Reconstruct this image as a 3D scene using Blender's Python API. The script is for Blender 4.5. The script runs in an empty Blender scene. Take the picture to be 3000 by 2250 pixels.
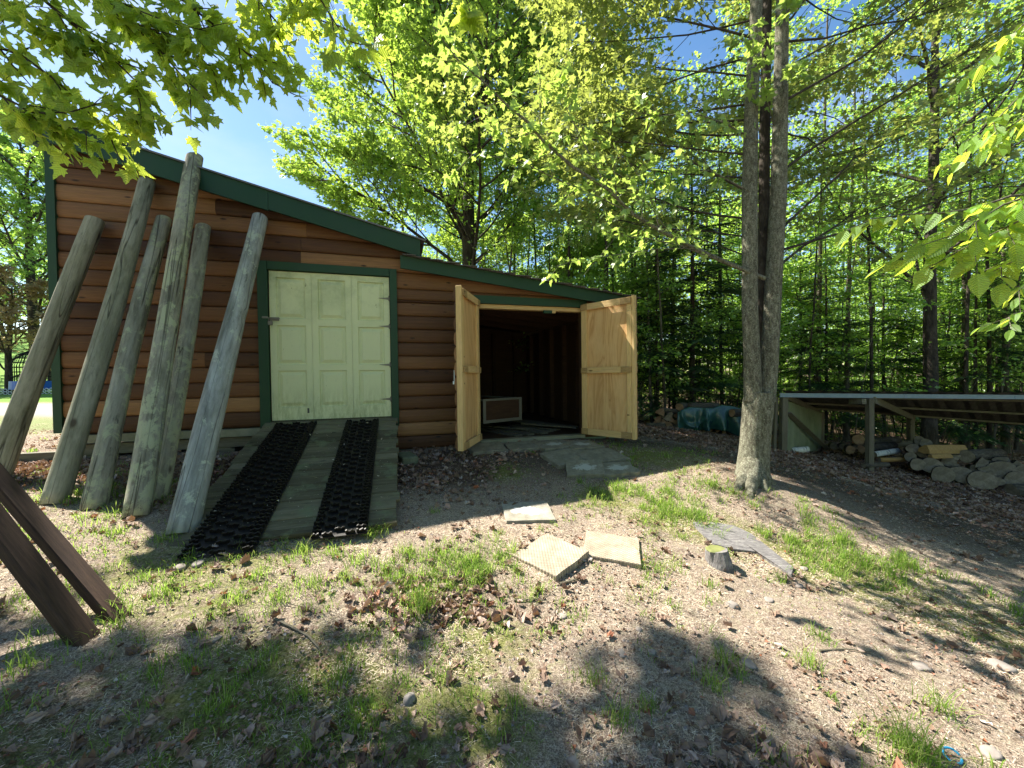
import bpy, math, random
import numpy as np
from mathutils import Vector, Matrix, Euler

# ------------------------------------------------------------------ camera, sky, sun, exposure
SC = bpy.context.scene
COL = SC.collection
EYE = 1.5
FPX = 1127.0                      # focal length in pixels of the 3000 px wide photograph
PITCH = math.radians(1.0)
ROLL = 0.0128
cd = bpy.data.cameras.new('camera')
cd.sensor_fit = 'HORIZONTAL'; cd.sensor_width = 36.0; cd.lens = 36.0 * FPX / 3000.0
cd.clip_start = 0.03; cd.clip_end = 2000
cam = bpy.data.objects.new('camera', cd); COL.objects.link(cam)
cam.matrix_world = Matrix.Translation((0, 0, EYE)) @ Matrix.Rotation(math.radians(90) - PITCH, 4, 'X') @ Matrix.Rotation(-ROLL, 4, 'Z')
SC.camera = cam

SUNV = Vector((0.68, -0.40, -1.0)).normalized()          # the way the sunlight travels
w = bpy.data.worlds.new('World'); SC.world = w; w.use_nodes = True
wn = w.node_tree; bg = wn.nodes['Background']
sky = wn.nodes.new('ShaderNodeTexSky'); sky.sky_type = 'NISHITA'; sky.sun_disc = False
sky.sun_elevation = math.asin(-SUNV.z); sky.sun_rotation = math.atan2(-SUNV.x, -SUNV.y)
sky.air_density = 1.0; sky.dust_density = 0.25; sky.ozone_density = 1.6
hs = wn.nodes.new('ShaderNodeHueSaturation'); hs.inputs['Saturation'].default_value = 1.22
tint = wn.nodes.new('ShaderNodeMix'); tint.data_type = 'RGBA'; tint.blend_type = 'MULTIPLY'; tint.inputs[0].default_value = 1.0; tint.inputs[7].default_value = (1.08, .97, .88, 1)
wn.links.new(sky.outputs[0], hs.inputs['Color']); tcw = wn.nodes.new('ShaderNodeTexCoord'); mpw = wn.nodes.new('ShaderNodeMapping'); mpw.inputs['Scale'].default_value = (1.2, 2.6, 4.0); mpw.inputs['Rotation'].default_value = (0, 0, .5)
cn_ = wn.nodes.new('ShaderNodeTexNoise'); cn_.inputs['Scale'].default_value = 1.6; cn_.inputs['Detail'].default_value = 6; cn_.inputs['Roughness'].default_value = .55; cr_ = wn.nodes.new('ShaderNodeValToRGB')
cr_.color_ramp.elements[0].position = .48; cr_.color_ramp.elements[0].color = (0, 0, 0, 1); cr_.color_ramp.elements[1].position = .78; cr_.color_ramp.elements[1].color = (.22, .22, .22, 1)
cm_ = wn.nodes.new('ShaderNodeMix'); cm_.data_type = 'RGBA'; cm_.inputs[7].default_value = (5.2, 5.4, 6.0, 1)
for a_, b_ in ((tcw.outputs['Generated'], mpw.inputs[0]), (mpw.outputs[0], cn_.inputs['Vector']), (cn_.outputs[0], cr_.inputs[0]), (cr_.outputs[0], cm_.inputs[0]), (hs.outputs[0], cm_.inputs[6]), (cm_.outputs[2], tint.inputs[6])): wn.links.new(a_, b_)
wn.links.new(sky.outputs[0], hs.inputs['Color']); wn.links.new(tint.outputs[2], bg.inputs['Color']); bg.inputs['Strength'].default_value = 0.074
sl = bpy.data.lights.new('sun', 'SUN'); sl.energy = 5.0; sl.angle = math.radians(0.55); sl.color = (1.0, 0.94, 0.84)
sun = bpy.data.objects.new('sun', sl); COL.objects.link(sun)
sun.rotation_mode = 'QUATERNION'; sun.rotation_quaternion = SUNV.to_track_quat('-Z', 'Y'); sun.location = (-6, 4, 12)
SC.view_settings.view_transform = 'Standard'; SC.view_settings.look = 'None'
SC.view_settings.exposure = 1.85; SC.view_settings.gamma = 1.0
SC.render.engine = 'CYCLES'
SC.cycles.use_denoising = True
SC.cycles.max_bounces = 8; SC.cycles.diffuse_bounces = 4; SC.cycles.glossy_bounces = 2
SC.cycles.transmission_bounces = 4; SC.cycles.transparent_max_bounces = 4

# ------------------------------------------------------------------ measuring helpers (surveyed places in the photograph)
def ray(x, y):
    u = (x - 1500) / FPX; v = (1125 - y) / FPX
    cr, sr = math.cos(ROLL), math.sin(ROLL)
    u, v = u * cr + v * sr, -u * sr + v * cr
    return np.array([u, math.cos(PITCH) + v * math.sin(PITCH), -math.sin(PITCH) + v * math.cos(PITCH)])
def at(x, y, Y):                      # the point at distance Y ahead
    d = ray(x, y); return d * (Y / d[1]) + np.array([0, 0, EYE])
AZ = math.radians(16.6); WD = 5.94
WN = np.array([-math.sin(AZ), math.cos(AZ), 0.0])
def on_wall(x, y, off=0.0):           # the point on the shed front, off metres before it
    d = ray(x, y); t = (WD * math.cos(AZ) - off) / float(WN @ d)
    return d * t + np.array([0, 0, EYE])

# ------------------------------------------------------------------ noise
_rt = np.random.RandomState(7).rand(256, 256)
def vnoise(x, y):
    xi = np.floor(x).astype(int); yi = np.floor(y).astype(int)
    fx = x - xi; fy = y - yi; fx = fx * fx * (3 - 2 * fx); fy = fy * fy * (3 - 2 * fy)
    a = _rt[xi % 256, yi % 256]; b = _rt[(xi + 1) % 256, yi % 256]
    c = _rt[xi % 256, (yi + 1) % 256]; d = _rt[(xi + 1) % 256, (yi + 1) % 256]
    return (a * (1 - fx) + b * fx) * (1 - fy) + (c * (1 - fx) + d * fx) * fy
def fbm(x, y, o=4, s=1.0):
    r = 0; am = .5; t = 0
    for i in range(o):
        r = r + am * vnoise(x * s + 17.3 * i, y * s + 5.1 * i); t += am; am *= .55; s *= 2.03
    return r / t

# ------------------------------------------------------------------ terrain
CT = np.array([(0,0,0),(-2,0,.1),(2,0,-.1),(0,-3,-.2),(-3,-3,0),(3,-3,-.3),(0,2,.03),(.35,3,.12),(1.3,2.9,.05),(-2.2,2,.2),(-.9,2.2,.1),
 (.6,4,.25),(-1.05,3.3,.26),(-1.6,5.2,.47),(-1,5.3,.46),(-.55,5.5,.49),(1.1,6.0,.49),(2.0,5.8,.42),(2.75,4.4,.33),(3.6,4.1,.08),(4.2,3.1,-.2),(2.2,3.2,.0),
 (5.08,7.2,.03),(6.7,7.2,-.36),(9.0,6.8,-.6),(6.2,6.0,-.35),(7.5,5.2,-.6),(4.7,8.8,.1),(2.6,7.6,.4),(3,10.5,.3),(8,11,-.35),(13,9,-.9),
 (0,12,.45),(-3,9,.5),(-3,6,.55),(0,8,.45),(-5.2,4.4,.62),(-3.9,3.3,.5),(-2.55,2.94,.33),(-3.4,4.5,.58),(-7,5,.72),(-4.6,2.2,.33),(-11,10,.8),(-22,20,.95),(-30,26,1.1),
 (0,30,.3),(20,30,-.3),(-50,45,4.2),(-34,45,4.0),(-70,40,5),(-75,70,11),(-30,70,7),(60,20,-1),(40,-20,-1),(-40,-20,0),(0,-40,-.5),(-45,0,1),(0,80,2),(80,80,0),
 (120,0,-1),(0,120,3),(-120,0,4),(0,-120,-1),(120,120,2),(-120,120,14),(120,-120,-1),(-120,-120,0)], float)
def _tps():
    d = np.hypot(CT[:, None, 0] - CT[None, :, 0], CT[:, None, 1] - CT[None, :, 1])
    K = np.sqrt(d * d + .5); n = len(CT)                    # multiquadric: smooth and tame far out
    A = np.zeros((n + 1, n + 1)); A[:n, :n] = K - np.eye(n) * .04; A[:n, n] = 1; A[n, :n] = 1
    return np.linalg.solve(A, np.r_[CT[:, 2], 0])
TW = _tps()
def gz(x, y, micro=True):
    x = np.asarray(x, float); y = np.asarray(y, float); sh = x.shape; x = x.ravel(); y = y.ravel()
    z = np.full(x.shape, TW[-1])
    for (cx, cy, _), wt in zip(CT, TW[:-1]): z += wt * np.sqrt((x - cx) ** 2 + (y - cy) ** 2 + .5)
    if micro:
        z += (fbm(x, y, 3, 1.3) - .5) * .055 + (fbm(x + 40, y, 3, 9.0) - .5) * .022
    return z.reshape(sh)
def gz1(x, y): return float(gz(np.array([x]), np.array([y]))[0])
def on_ground(x, y, lift=0.0):
    d = ray(x, y); t = 0.6
    while t < 120:
        P = d * t
        if EYE + P[2] < gz1(P[0], P[1]) + lift: break
        t *= 1.01
    lo, hi = t / 1.01, t
    for _ in range(10):
        m = (lo + hi) / 2; P = d * m
        if EYE + P[2] < gz1(P[0], P[1]) + lift: hi = m
        else: lo = m
    P = d * hi
    return np.array([P[0], P[1], gz1(P[0], P[1]) + lift])

# ------------------------------------------------------------------ mesh helpers
def mk_mesh(name, V, F, mats, smooth=False, fm=None, uv=None):
    """V (n,3); F list of integer arrays (m,k); fm material index per face array"""
    V = np.asarray(V, float).reshape(-1, 3)
    me = bpy.data.meshes.new(name)
    me.vertices.add(len(V)); me.vertices.foreach_set('co', V.ravel())
    F = [np.asarray(f, int) for f in F if len(f)]
    nl = sum(f.size for f in F); npoly = sum(len(f) for f in F)
    me.loops.add(nl); me.polygons.add(npoly)
    li = np.concatenate([f.ravel() for f in F]); me.loops.foreach_set('vertex_index', li)
    ls = []; lt = []; o = 0
    for f in F:
        k = f.shape[1]; ls.append(o + np.arange(len(f)) * k); lt.append(np.full(len(f), k)); o += f.size
    me.polygons.foreach_set('loop_start', np.concatenate(ls)); me.polygons.foreach_set('loop_total', np.concatenate(lt))
    if fm is not None: me.polygons.foreach_set('material_index', np.concatenate([np.asarray(a, int) for a in fm]))
    me.polygons.foreach_set('use_smooth', np.full(npoly, bool(smooth)))
    if uv is not None:
        ul = me.uv_layers.new(name='UVMap'); ul.data.foreach_set('uv', np.asarray(uv)[li].ravel())
    for m in (mats if isinstance(mats, (list, tuple)) else [mats]): me.materials.append(m)
    me.update(calc_edges=True); me.validate()
    return me
class MB:
    """collects boxes, tubes, prisms into one mesh"""
    def __init__(s): s.V = []; s.F = {}; s.n = 0; s.M = {}
    def add(s, V, faces, mi=0):
        V = np.asarray(V, float).reshape(-1, 3)
        for f in faces:
            s.F.setdefault(len(f), []).append([i + s.n for i in f]); s.M.setdefault(len(f), []).append(mi)
        s.V.append(V); s.n += len(V)
    def box(s, a, b, mi=0, R=None, c=None):
        x0, y0, z0 = a; x1, y1, z1 = b
        V = np.array([(x0,y0,z0),(x1,y0,z0),(x1,y1,z0),(x0,y1,z0),(x0,y0,z1),(x1,y0,z1),(x1,y1,z1),(x0,y1,z1)], float)
        if R is not None: V = V @ np.array(R).T
        if c is not None: V = V + np.array(c)
        s.add(V, [(0,3,2,1),(4,5,6,7),(0,1,5,4),(1,2,6,5),(2,3,7,6),(3,0,4,7)], mi)
    def beam(s, p, q, wd, th, up=(0,0,1), mi=0):
        p = np.array(p, float); q = np.array(q, float); d = q - p; L = np.linalg.norm(d); d /= L
        r = np.cross(d, up); r /= np.linalg.norm(r); u = np.cross(r, d)
        V = []
        for e in (p, q):
            for a, b in ((-1,-1),(1,-1),(1,1),(-1,1)): V.append(e + r * a * wd / 2 + u * b * th / 2)
        s.add(V, [(0,3,2,1),(4,5,6,7),(0,1,5,4),(1,2,6,5),(2,3,7,6),(3,0,4,7)], mi)
    def tube(s, P, R, n=8, mi=0, cap=True, jit=0, rng=None, capmi=None):
        P = np.asarray(P, float); m = len(P)
        T = np.gradient(P, axis=0); T /= np.linalg.norm(T, axis=1)[:, None] + 1e-9
        ref = np.array([1., 0, 0]) if abs(T[0][0]) < .8 else np.array([0, 1., 0])
        V = []
        u = np.cross(T[0], ref); u /= np.linalg.norm(u)
        for i in range(m):
            u = u - T[i] * (u @ T[i]); u /= np.linalg.norm(u); v = np.cross(T[i], u)
            a = np.arange(n) * 2 * math.pi / n
            rr = R[i] * (1 + (jit * (rng.rand(n) - .5) if jit else 0))
            V.append(P[i] + (np.cos(a) * rr)[:, None] * u + (np.sin(a) * rr)[:, None] * v)
        V = np.concatenate(V)
        F = [(i*n+j, i*n+(j+1)%n, (i+1)*n+(j+1)%n, (i+1)*n+j) for i in range(m-1) for j in range(n)]
        s.add(V, F, mi)
        if cap:
            b = s.n - m * n; cm = mi if capmi is None else capmi
            s.F.setdefault(n, []).append([b + j for j in range(n)][::-1]); s.M.setdefault(n, []).append(cm)
            s.F[n].append([b + (m-1)*n + j for j in range(n)]); s.M[n].append(cm)
    def mesh(s, name, mats, smooth=False):
        ks = sorted(s.F)
        return mk_mesh(name, np.concatenate(s.V), [s.F[k] for k in ks], mats, smooth, [s.M[k] for k in ks])
    def build(s, name, mats, parent=None, smooth=False, **kw):
        return link(name, s.mesh(name, mats, smooth), parent, **kw)
def link(name, me, parent=None, loc=None, rot=None, bevel=0):
    o = bpy.data.objects.new(name, me); COL.objects.link(o)
    if parent is not None: o.parent = parent
    if loc is not None: o.location = loc
    if rot is not None: o.rotation_euler = rot
    if bevel:
        m = o.modifiers.new('bevel', 'BEVEL'); m.width = bevel; m.segments = 1; m.limit_method = 'ANGLE'
    return o
def tag(o, label=None, cat=None, group=None, kind=None):
    if label: o['label'] = label
    if cat: o['category'] = cat
    if group: o['group'] = group
    if kind: o['kind'] = kind
    return o
def empty(name, loc=(0,0,0), rz=0):
    o = bpy.data.objects.new(name, None); COL.objects.link(o); o.location = loc; o.rotation_euler = (0, 0, rz); o.empty_display_size = .2
    return o
def copy_tree(o, parent=None):
    c = o.copy(); COL.objects.link(c)
    if parent is not None: c.parent = parent
    for ch in list(o.children): copy_tree(ch, c)
    return c

# leaf outlines: two halves on a shared midrib, x across, y from stem to tip
def _tmpl(half, fold=.12, curl=.12):
    h = np.array(half, float); n = len(h)
    z = lambda p: np.abs(p[:, 0]) * fold - curl * p[:, 1] ** 2
    R = np.c_[h, z(h)]; Lh = h[1:-1] * [-1, 1]; L = np.c_[Lh, z(Lh)]
    V = np.r_[R, L]
    fr = list(range(n)); fl = [0] + [n + i for i in range(n - 2)] + [n - 1]
    return V, np.array([fr, fl[::-1]])
T_MAPLE = _tmpl([(0,0),(.16,-.03),(.34,-.10),(.30,.08),(.55,.16),(.42,.27),(.50,.52),(.27,.44),(.16,.62),(.13,.80),(0,1.05)])
T_MID = _tmpl([(0,0),(.34,-.05),(.30,.15),(.52,.45),(.2,.42),(0,1.0)])
T_OVAL = _tmpl([(0,0),(.13,.10),(.25,.30),(.28,.5),(.22,.72),(.10,.9),(0,1.06)], .18, .18)
T_DEAD = _tmpl([(0,0),(.20,-.02),(.36,.12),(.30,.24),(.46,.42),(.34,.55),(.26,.72),(.12,.80),(0,1.0)], .25, .1)
T_SMALL = _tmpl([(0,0),(.38,.35),(0,1.0)], .15, .1)
def leaf_mesh(name, P, FW, NM, S, tmpl, mat, rng=None, curlvar=0):
    TV, TF = tmpl; P = np.asarray(P); FW = np.asarray(FW, float); NM = np.asarray(NM, float); S = np.asarray(S, float)
    FW = FW / (np.linalg.norm(FW, axis=1)[:, None] + 1e-9)
    NM = NM - FW * (NM * FW).sum(1)[:, None]; NM /= np.linalg.norm(NM, axis=1)[:, None] + 1e-9
    RT = np.cross(FW, NM); N = len(P); k = len(TV)
    zc = TV[None, :, 2] * np.ones((N, 1))
    if curlvar: zc = zc + curlvar * (rng.rand(N, 1) - .35) * (TV[None, :, 1] - .4) ** 2 * 3 + curlvar * (rng.rand(N, k) - .5) * .5 + curlvar * (rng.rand(N, 1)) * np.abs(TV[None, :, 0]) * 1.5
    V = P[:, None] + S[:, None, None] * (TV[None, :, 0, None] * RT[:, None] + TV[None, :, 1, None] * FW[:, None] + zc[:, :, None] * NM[:, None])
    F = (TF[None] + (np.arange(N) * k)[:, None, None]).reshape(-1, TF.shape[1])
    return mk_mesh(name, V.reshape(-1, 3), [F], mat, uv=np.tile(TV[:, :2], (N, 1)))
# ------------------------------------------------------------------ materials
class N:
    """tiny node-graph writer"""
    def __init__(s, name):
        s.m = bpy.data.materials.new(name); s.m.use_nodes = True; s.t = s.m.node_tree; s.t.nodes.clear()
        s.out = s.t.nodes.new('ShaderNodeOutputMaterial')
    def n(s, typ, ins=None, **kw):
        d = s.t.nodes.new('ShaderNode' + typ)
        for k, v in kw.items(): setattr(d, k, v)
        for k, v in (ins or {}).items(): s.put(d.inputs[k], v)
        return d
    def put(s, sock, v):
        if isinstance(v, bpy.types.NodeSocket): s.t.links.new(v, sock)
        elif isinstance(v, bpy.types.Node): s.t.links.new(v.outputs[0], sock)
        elif isinstance(v, (tuple, list)) and len(v) == 3 and sock.type == 'RGBA': sock.default_value = (*v, 1)
        else: sock.default_value = v
    def ramp(s, fac, stops, interp='LINEAR'):
        d = s.n('ValToRGB', {0: fac}); cr = d.color_ramp; cr.interpolation = interp
        while len(cr.elements) < len(stops): cr.elements.new(.5)
        for e, (p, c) in zip(cr.elements, stops):
            e.position = p; e.color = (*c, 1) if isinstance(c, (tuple, list)) else (c, c, c, 1)
        return d.outputs[0]
    def noise(s, scale, vec=None, detail=4, rough=.6, dist=0):
        d = s.n('TexNoise', {'Scale': scale, 'Detail': detail, 'Roughness': rough, 'Distortion': dist})
        if vec is not None: s.put(d.inputs['Vector'], vec)
        return d.outputs[0]
    def coord(s, sc=(1,1,1), kind='Object', rot=(0,0,0)):
        tc = s.n('TexCoord'); mp = s.n('Mapping', {'Vector': tc.outputs[kind], 'Scale': sc, 'Rotation': rot}); return mp.outputs[0]
    def mix(s, f, a, b, mode='MIX'):
        d = s.n('Mix', data_type='RGBA', blend_type=mode); s.put(d.inputs[0], f); s.put(d.inputs[6], a); s.put(d.inputs[7], b); return d.outputs[2]
    def math(s, op, a, b=0.0, clamp=False):
        d = s.n('Math', operation=op, use_clamp=clamp); s.put(d.inputs[0], a); s.put(d.inputs[1], b); return d.outputs[0]
    def bump(s, h, strength=.5, dist=.01, nrm=None):
        d = s.n('Bump', {'Height': h, 'Strength': strength, 'Distance': dist})
        if nrm is not None: s.put(d.inputs['Normal'], nrm)
        return d.outputs[0]
    def pbr(s, col, rough=.8, nrm=None, spec=.3, metal=0):
        d = s.n('BsdfPrincipled', {'Base Color': col, 'Roughness': rough, 'Specular IOR Level': spec, 'Metallic': metal})
        if nrm is not None: s.put(d.inputs['Normal'], nrm)
        return d.outputs[0]
    def done(s, sh): s.put(s.out.inputs[0], sh); return s.m
    def isl(s): return s.n('NewGeometry').outputs['Random Per Island']

def wood(name, stops, grain=(1.2, 14, 14), rough=.75, knots=.5, spread=.35, bump=.3, lich=None):
    """boards: colour varies from board to board, grain runs along local x of the coordinates"""
    g = N(name); v = g.coord(grain); isl = g.isl()
    off = g.n('VectorMath', operation='ADD'); g.put(off.inputs[0], v)
    cx = g.n('CombineXYZ', {0: g.math('MULTIPLY', isl, 37.0), 1: g.math('MULTIPLY', isl, 11.0), 2: 0.0}); g.put(off.inputs[1], cx)
    n1 = g.noise(2.0, off.outputs[0], 6, .65, .6); n2 = g.noise(9.0, off.outputs[0], 3, .6)
    f = g.math('ADD', g.math('MULTIPLY', isl, spread), g.math('MULTIPLY', n1, 1 - spread))
    col = g.ramp(f, stops)
    col = g.mix(g.ramp(n2, [(.35, 0.0), (.65, .35)]), col, tuple(c * .55 for c in stops[0][1]))
    if knots:
        vo = g.n('TexVoronoi', {'Scale': 2.2}); g.put(vo.inputs['Vector'], g.coord((1.6, 5, 5)))
        kf = g.ramp(vo.outputs['Distance'], [(.05, 1.0), (.11, .6), (.16, 0.0)])
        gate = g.math('GREATER_THAN', g.n('SeparateColor', {0: vo.outputs['Color']}).outputs[0], 1 - knots)
        col = g.mix(g.math('MULTIPLY', kf, gate), col, tuple(c * .3 for c in stops[0][1]))
    if lich is not None:
        ln = g.noise(5.0, g.coord((1, 1, 1)), 8, .7); col = g.mix(g.ramp(ln, [(.52, 0.0), (.62, .75)]), col, lich)
    return g.done(g.pbr(col, rough, g.bump(g.math('ADD', n1, g.math('MULTIPLY', n2, .5)), bump, .006)))

M = {}
M['siding'] = wood('stained_siding', [(.15, (.055, .023, .009)), (.38, (.125, .055, .020)), (.60, (.21, .10, .038)), (.85, (.36, .19, .075))], (.7, 10, 26), .6, .6, .6, .45)
M['newwood'] = wood('new_pine', [(.2, (.48, .29, .10)), (.5, (.64, .42, .17)), (.8, (.74, .53, .25))], (12, 12, .9), .7, .45, .4, .25)
M['newwood_h'] = wood('new_pine_rails', [(.2, (.46, .28, .10)), (.5, (.60, .40, .17)), (.8, (.72, .51, .25))], (.9, 12, 12), .7, .45, .4, .25)
M['endwood'] = wood('stamped_pine', [(.2, (.16, .10, .045)), (.5, (.34, .22, .09)), (.8, (.5, .34, .15))], (2, 9, 9), .75, .3, .3, .25)
M['greywood'] = wood('weathered_deck', [(.2, (.05, .042, .022)), (.5, (.115, .10, .056)), (.8, (.24, .21, .13))], (1.2, 16, 16), .85, .15, .35, .7, lich=(.15, .165, .085))
M['oldwood'] = wood('old_lumber', [(.2, (.06, .05, .03)), (.5, (.15, .13, .09)), (.8, (.26, .235, .17))], (14, 14, 1.0), .85, .2, .35, .6)
M['oldwood_x'] = wood('old_planks', [(.2, (.06, .055, .035)), (.5, (.16, .145, .10)), (.8, (.27, .25, .18))], (1.0, 14, 14), .85, .2, .35, .6)
M['brownbeam'] = wood('brown_timber', [(.2, (.018, .010, .006)), (.5, (.042, .022, .013)), (.8, (.10, .055, .032))], (16, 16, 1.1), .8, .15, .3, .6)
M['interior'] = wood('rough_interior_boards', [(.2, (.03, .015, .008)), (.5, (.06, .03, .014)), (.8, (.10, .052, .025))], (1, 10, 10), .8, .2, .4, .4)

def painted(name, col, rough=.45, dirt=(.02, .03, .015), amt=.35, bump=.08):
    g = N(name); n1 = g.noise(3.0, g.coord((1, 1, 1)), 6, .7); n2 = g.noise(60.0, g.coord((.2, 1, 1)), 3)
    c = g.mix(g.ramp(n1, [(.4, 0.0), (.75, amt)]), col, dirt)
    return g.done(g.pbr(c, rough, g.bump(n2, bump, .003), .4))
M['green'] = painted('dark_green_paint', (.010, .048, .018), .6, (.020, .045, .026), .5, .0)
M['greydrip'] = painted('grey_metal_edge', (.12, .12, .115), .45, (.1, .1, .1), .5)
M['bluemetal'] = painted('blue_grey_metal', (.17, .25, .30), .4, (.3, .34, .36), .5)
M['steel'] = painted('dull_steel', (.17, .165, .13), .4, (.12, .1, .06), .6)
M['blueplastic'] = painted('blue_plastic', (.01, .10, .45), .35, (.02, .1, .3), .2)
M['bluerope'] = painted('light_blue_strap', (.02, .30, .55), .5, (.05, .2, .4), .2)
M['white'] = painted('white_plastic', (.7, .72, .7), .5, (.4, .42, .35), .4)
M['darkmetal'] = painted('dark_metal', (.05, .055, .05), .5, (.1, .1, .07), .4)
M['skirt'] = painted('dull_pale_board', (.26, .25, .17), .8, (.08, .09, .04), .8, .4)
M['foundation'] = painted('pale_green_sill', (.16, .22, .15), .8, (.06, .08, .04), .6, .3)
M['panel'] = painted('mossy_grey_panel', (.20, .23, .14), .7, (.06, .09, .03), .7)
def _roofing():
    g = N('shingle_roof'); n = g.noise(40.0, g.coord(), 4); b = g.n('TexBrick', {'Scale': 5.0, 'Color1': (.10, .095, .08), 'Color2': (.16, .15, .13), 'Mortar': (.03, .03, .03)})
    g.put(b.inputs['Vector'], g.coord()); return g.done(g.pbr(g.mix(.3, b.outputs[0], n, 'MULTIPLY'), .9, g.bump(n, .5, .004)))
M['roofing'] = _roofing()
def _doorpaint():
    g = N('cream_green_door_paint'); tc = g.n('TexCoord'); sp = g.n('SeparateXYZ', {0: tc.outputs['Object']})
    base = (.60, .64, .37); n1 = g.noise(2.2, g.coord((1, 1, 1)), 7, .7); n2 = g.noise(3.0, g.coord((7, 7, 1.6)), 7, .8); n3 = g.noise(30.0, g.coord((1, 1, .3)), 4, .8)
    # splash dirt above the ramp and streaks under the rails: stains that belong to the door
    low = g.n('MapRange', {'Value': sp.outputs[2], 'From Min': .98, 'From Max': 1.45, 'To Min': 1.0, 'To Max': 0.0}).outputs[0]
    st = g.math('MULTIPLY', low, g.ramp(n2, [(.42, 0.0), (.62, 1.0)]))
    hi = g.n('MapRange', {'Value': sp.outputs[2], 'From Min': 2.1, 'From Max': 2.9, 'To Min': 0.0, 'To Max': 1.0}).outputs[0]
    gr = g.math('MULTIPLY', hi, g.ramp(n1, [(.42, 0.0), (.62, .8)]))
    c = g.mix(g.ramp(n3, [(.55, 0.0), (.8, .3)]), base, (.33, .40, .2))
    c = g.mix(g.math('MULTIPLY', st, .6), c, (.17, .21, .07)); c = g.mix(gr, c, (.25, .31, .15))
    chip = g.ramp(g.noise(14.0, g.coord((1.6, 1.6, .7)), 3, .5), [(.735, 0.0), (.75, .8)])
    c = g.mix(chip, c, (.2, .22, .1))
    return g.done(g.pbr(c, .5, g.bump(n3, .1, .003), .4))
M['door'] = _doorpaint()
def _ply():
    g = N('plywood'); v = g.coord((2.2, 2.2, .35)); n1 = g.noise(1.6, v, 3, .55, 1.6); n0 = g.noise(.9, g.coord((1, 1, .6)), 4, .6)
    bands = g.math('FRACT', g.math('MULTIPLY', n1, 5.0)); tri = g.math('ABSOLUTE', g.math('SUBTRACT', g.math('MULTIPLY', bands, 2.0), 1.0))
    c = g.ramp(tri, [(.0, (.50, .27, .10)), (.35, (.64, .38, .16)), (1.0, (.72, .47, .22))])
    c = g.mix(g.ramp(n0, [(.4, 0.0), (.65, .45)]), c, (.52, .32, .14))
    c = g.mix(g.ramp(g.noise(70.0, g.coord((1, 1, .12)), 3), [(.45, 0.0), (.75, .3)]), c, (.38, .21, .08))
    vo = g.n('TexVoronoi', {'Scale': 5.0}); g.put(vo.inputs['Vector'], g.coord((1, 1, .5)))
    c = g.mix(g.ramp(vo.outputs['Distance'], [(.03, .7), (.08, 0.0)]), c, (.22, .11, .04))
    return g.done(g.pbr(c, .65, g.bump(n1, .1, .002), .35))
M['ply'] = _ply()
def _pole(name, base, light, dark, lichen, la):
    g = N(name); oi = g.n('ObjectInfo').outputs['Random']
    tc = g.n('TexCoord'); cx = g.n('CombineXYZ', {0: g.math('MULTIPLY', oi, 50.0), 1: 0.0, 2: g.math('MULTIPLY', oi, 20.0)})
    ad = g.n('VectorMath', operation='ADD'); g.put(ad.inputs[0], tc.outputs['Object']); g.put(ad.inputs[1], cx); p = ad.outputs[0]
    mp = lambda sc: g.n('Mapping', {'Vector': p, 'Scale': sc}).outputs[0]
    n1 = g.noise(3.0, mp((3, 3, .5)), 6, .65, .3); n2 = g.noise(22.0, mp((1.5, 1.5, .22)), 4, .7); n3 = g.noise(6.5, mp((1, 1, .7)), 9, .75, .4); n4 = g.noise(3.2, mp((1.6, 1.6, .35)), 8, .8)
    c = g.ramp(n1, [(.3, dark), (.5, base), (.72, light)])
    c = g.mix(g.ramp(n2, [(.45, 0.0), (.75, .55)]), c, tuple(x * .5 for x in dark))
    c = g.mix(g.ramp(n3, [(la, 0.0), (la + .05, .85)]), c, lichen)
    c = g.mix(g.ramp(n4, [(.60, 0.0), (.66, .8)]), c, (.055, .055, .045))
    cr = g.ramp(g.noise(2.0, mp((4.5, 4.5, .16)), 2, .4, .5), [(.488, 0.0), (.5, 1.0), (.512, 0.0)])
    c = g.mix(g.math('MULTIPLY', cr, .8), c, (.02, .018, .012))
    vo = g.n('TexVoronoi', {'Scale': 3.5}); g.put(vo.inputs['Vector'], mp((1, 1, .5)))
    c = g.mix(g.ramp(vo.outputs['Distance'], [(.05, .85), (.1, 0.0)]), c, (.06, .045, .03))
    h = g.math('SUBTRACT', g.math('ADD', n2, n3), cr)
    return g.done(g.pbr(c, .88, g.bump(h, .8, .008), .2))
M['pole_a'] = _pole('weathered_pole', (.27, .265, .185), (.40, .39, .30), (.13, .13, .08), (.19, .215, .11), .62)
M['pole_b'] = _pole('lichened_pole', (.28, .27, .20), (.40, .39, .31), (.12, .115, .08), (.38, .40, .25), .50)
M['pole_c'] = _pole('grey_pole', (.29, .30, .27), (.43, .45, .41), (.14, .145, .12), (.43, .46, .35), .58)
def bark(name, base, light, dark, sc=1.0, lich=None, la=.55):
    g = N(name); n1 = g.noise(14.0 * sc, g.coord((1, 1, .35)), 5, .75, .2); n2 = g.noise(3.0 * sc, g.coord((1, 1, .5)), 6, .7)
    vo = g.n('TexVoronoi', {'Scale': 40.0 * sc}, feature='DISTANCE_TO_EDGE'); g.put(vo.inputs['Vector'], g.coord((1, 1, .45)))
    c = g.ramp(n1, [(.3, dark), (.5, base), (.7, light)])
    if lich is not None:
        c = g.mix(g.ramp(g.noise(20.0 * sc, g.coord(), 9, .85), [(la, 0.0), (la + .06, .8)]), c, lich)
    c = g.mix(g.ramp(n2, [(.5, 0.0), (.68, .5)]), c, dark)
    return g.done(g.pbr(c, .92, g.bump(g.math('ADD', n1, vo.outputs['Distance']), 1.0, .012), .15))
M['bark_main'] = bark('speckled_grey_bark', (.15, .14, .10), (.30, .29, .225), (.035, .03, .02), 3.0, (.40, .43, .30), .53)
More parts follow.
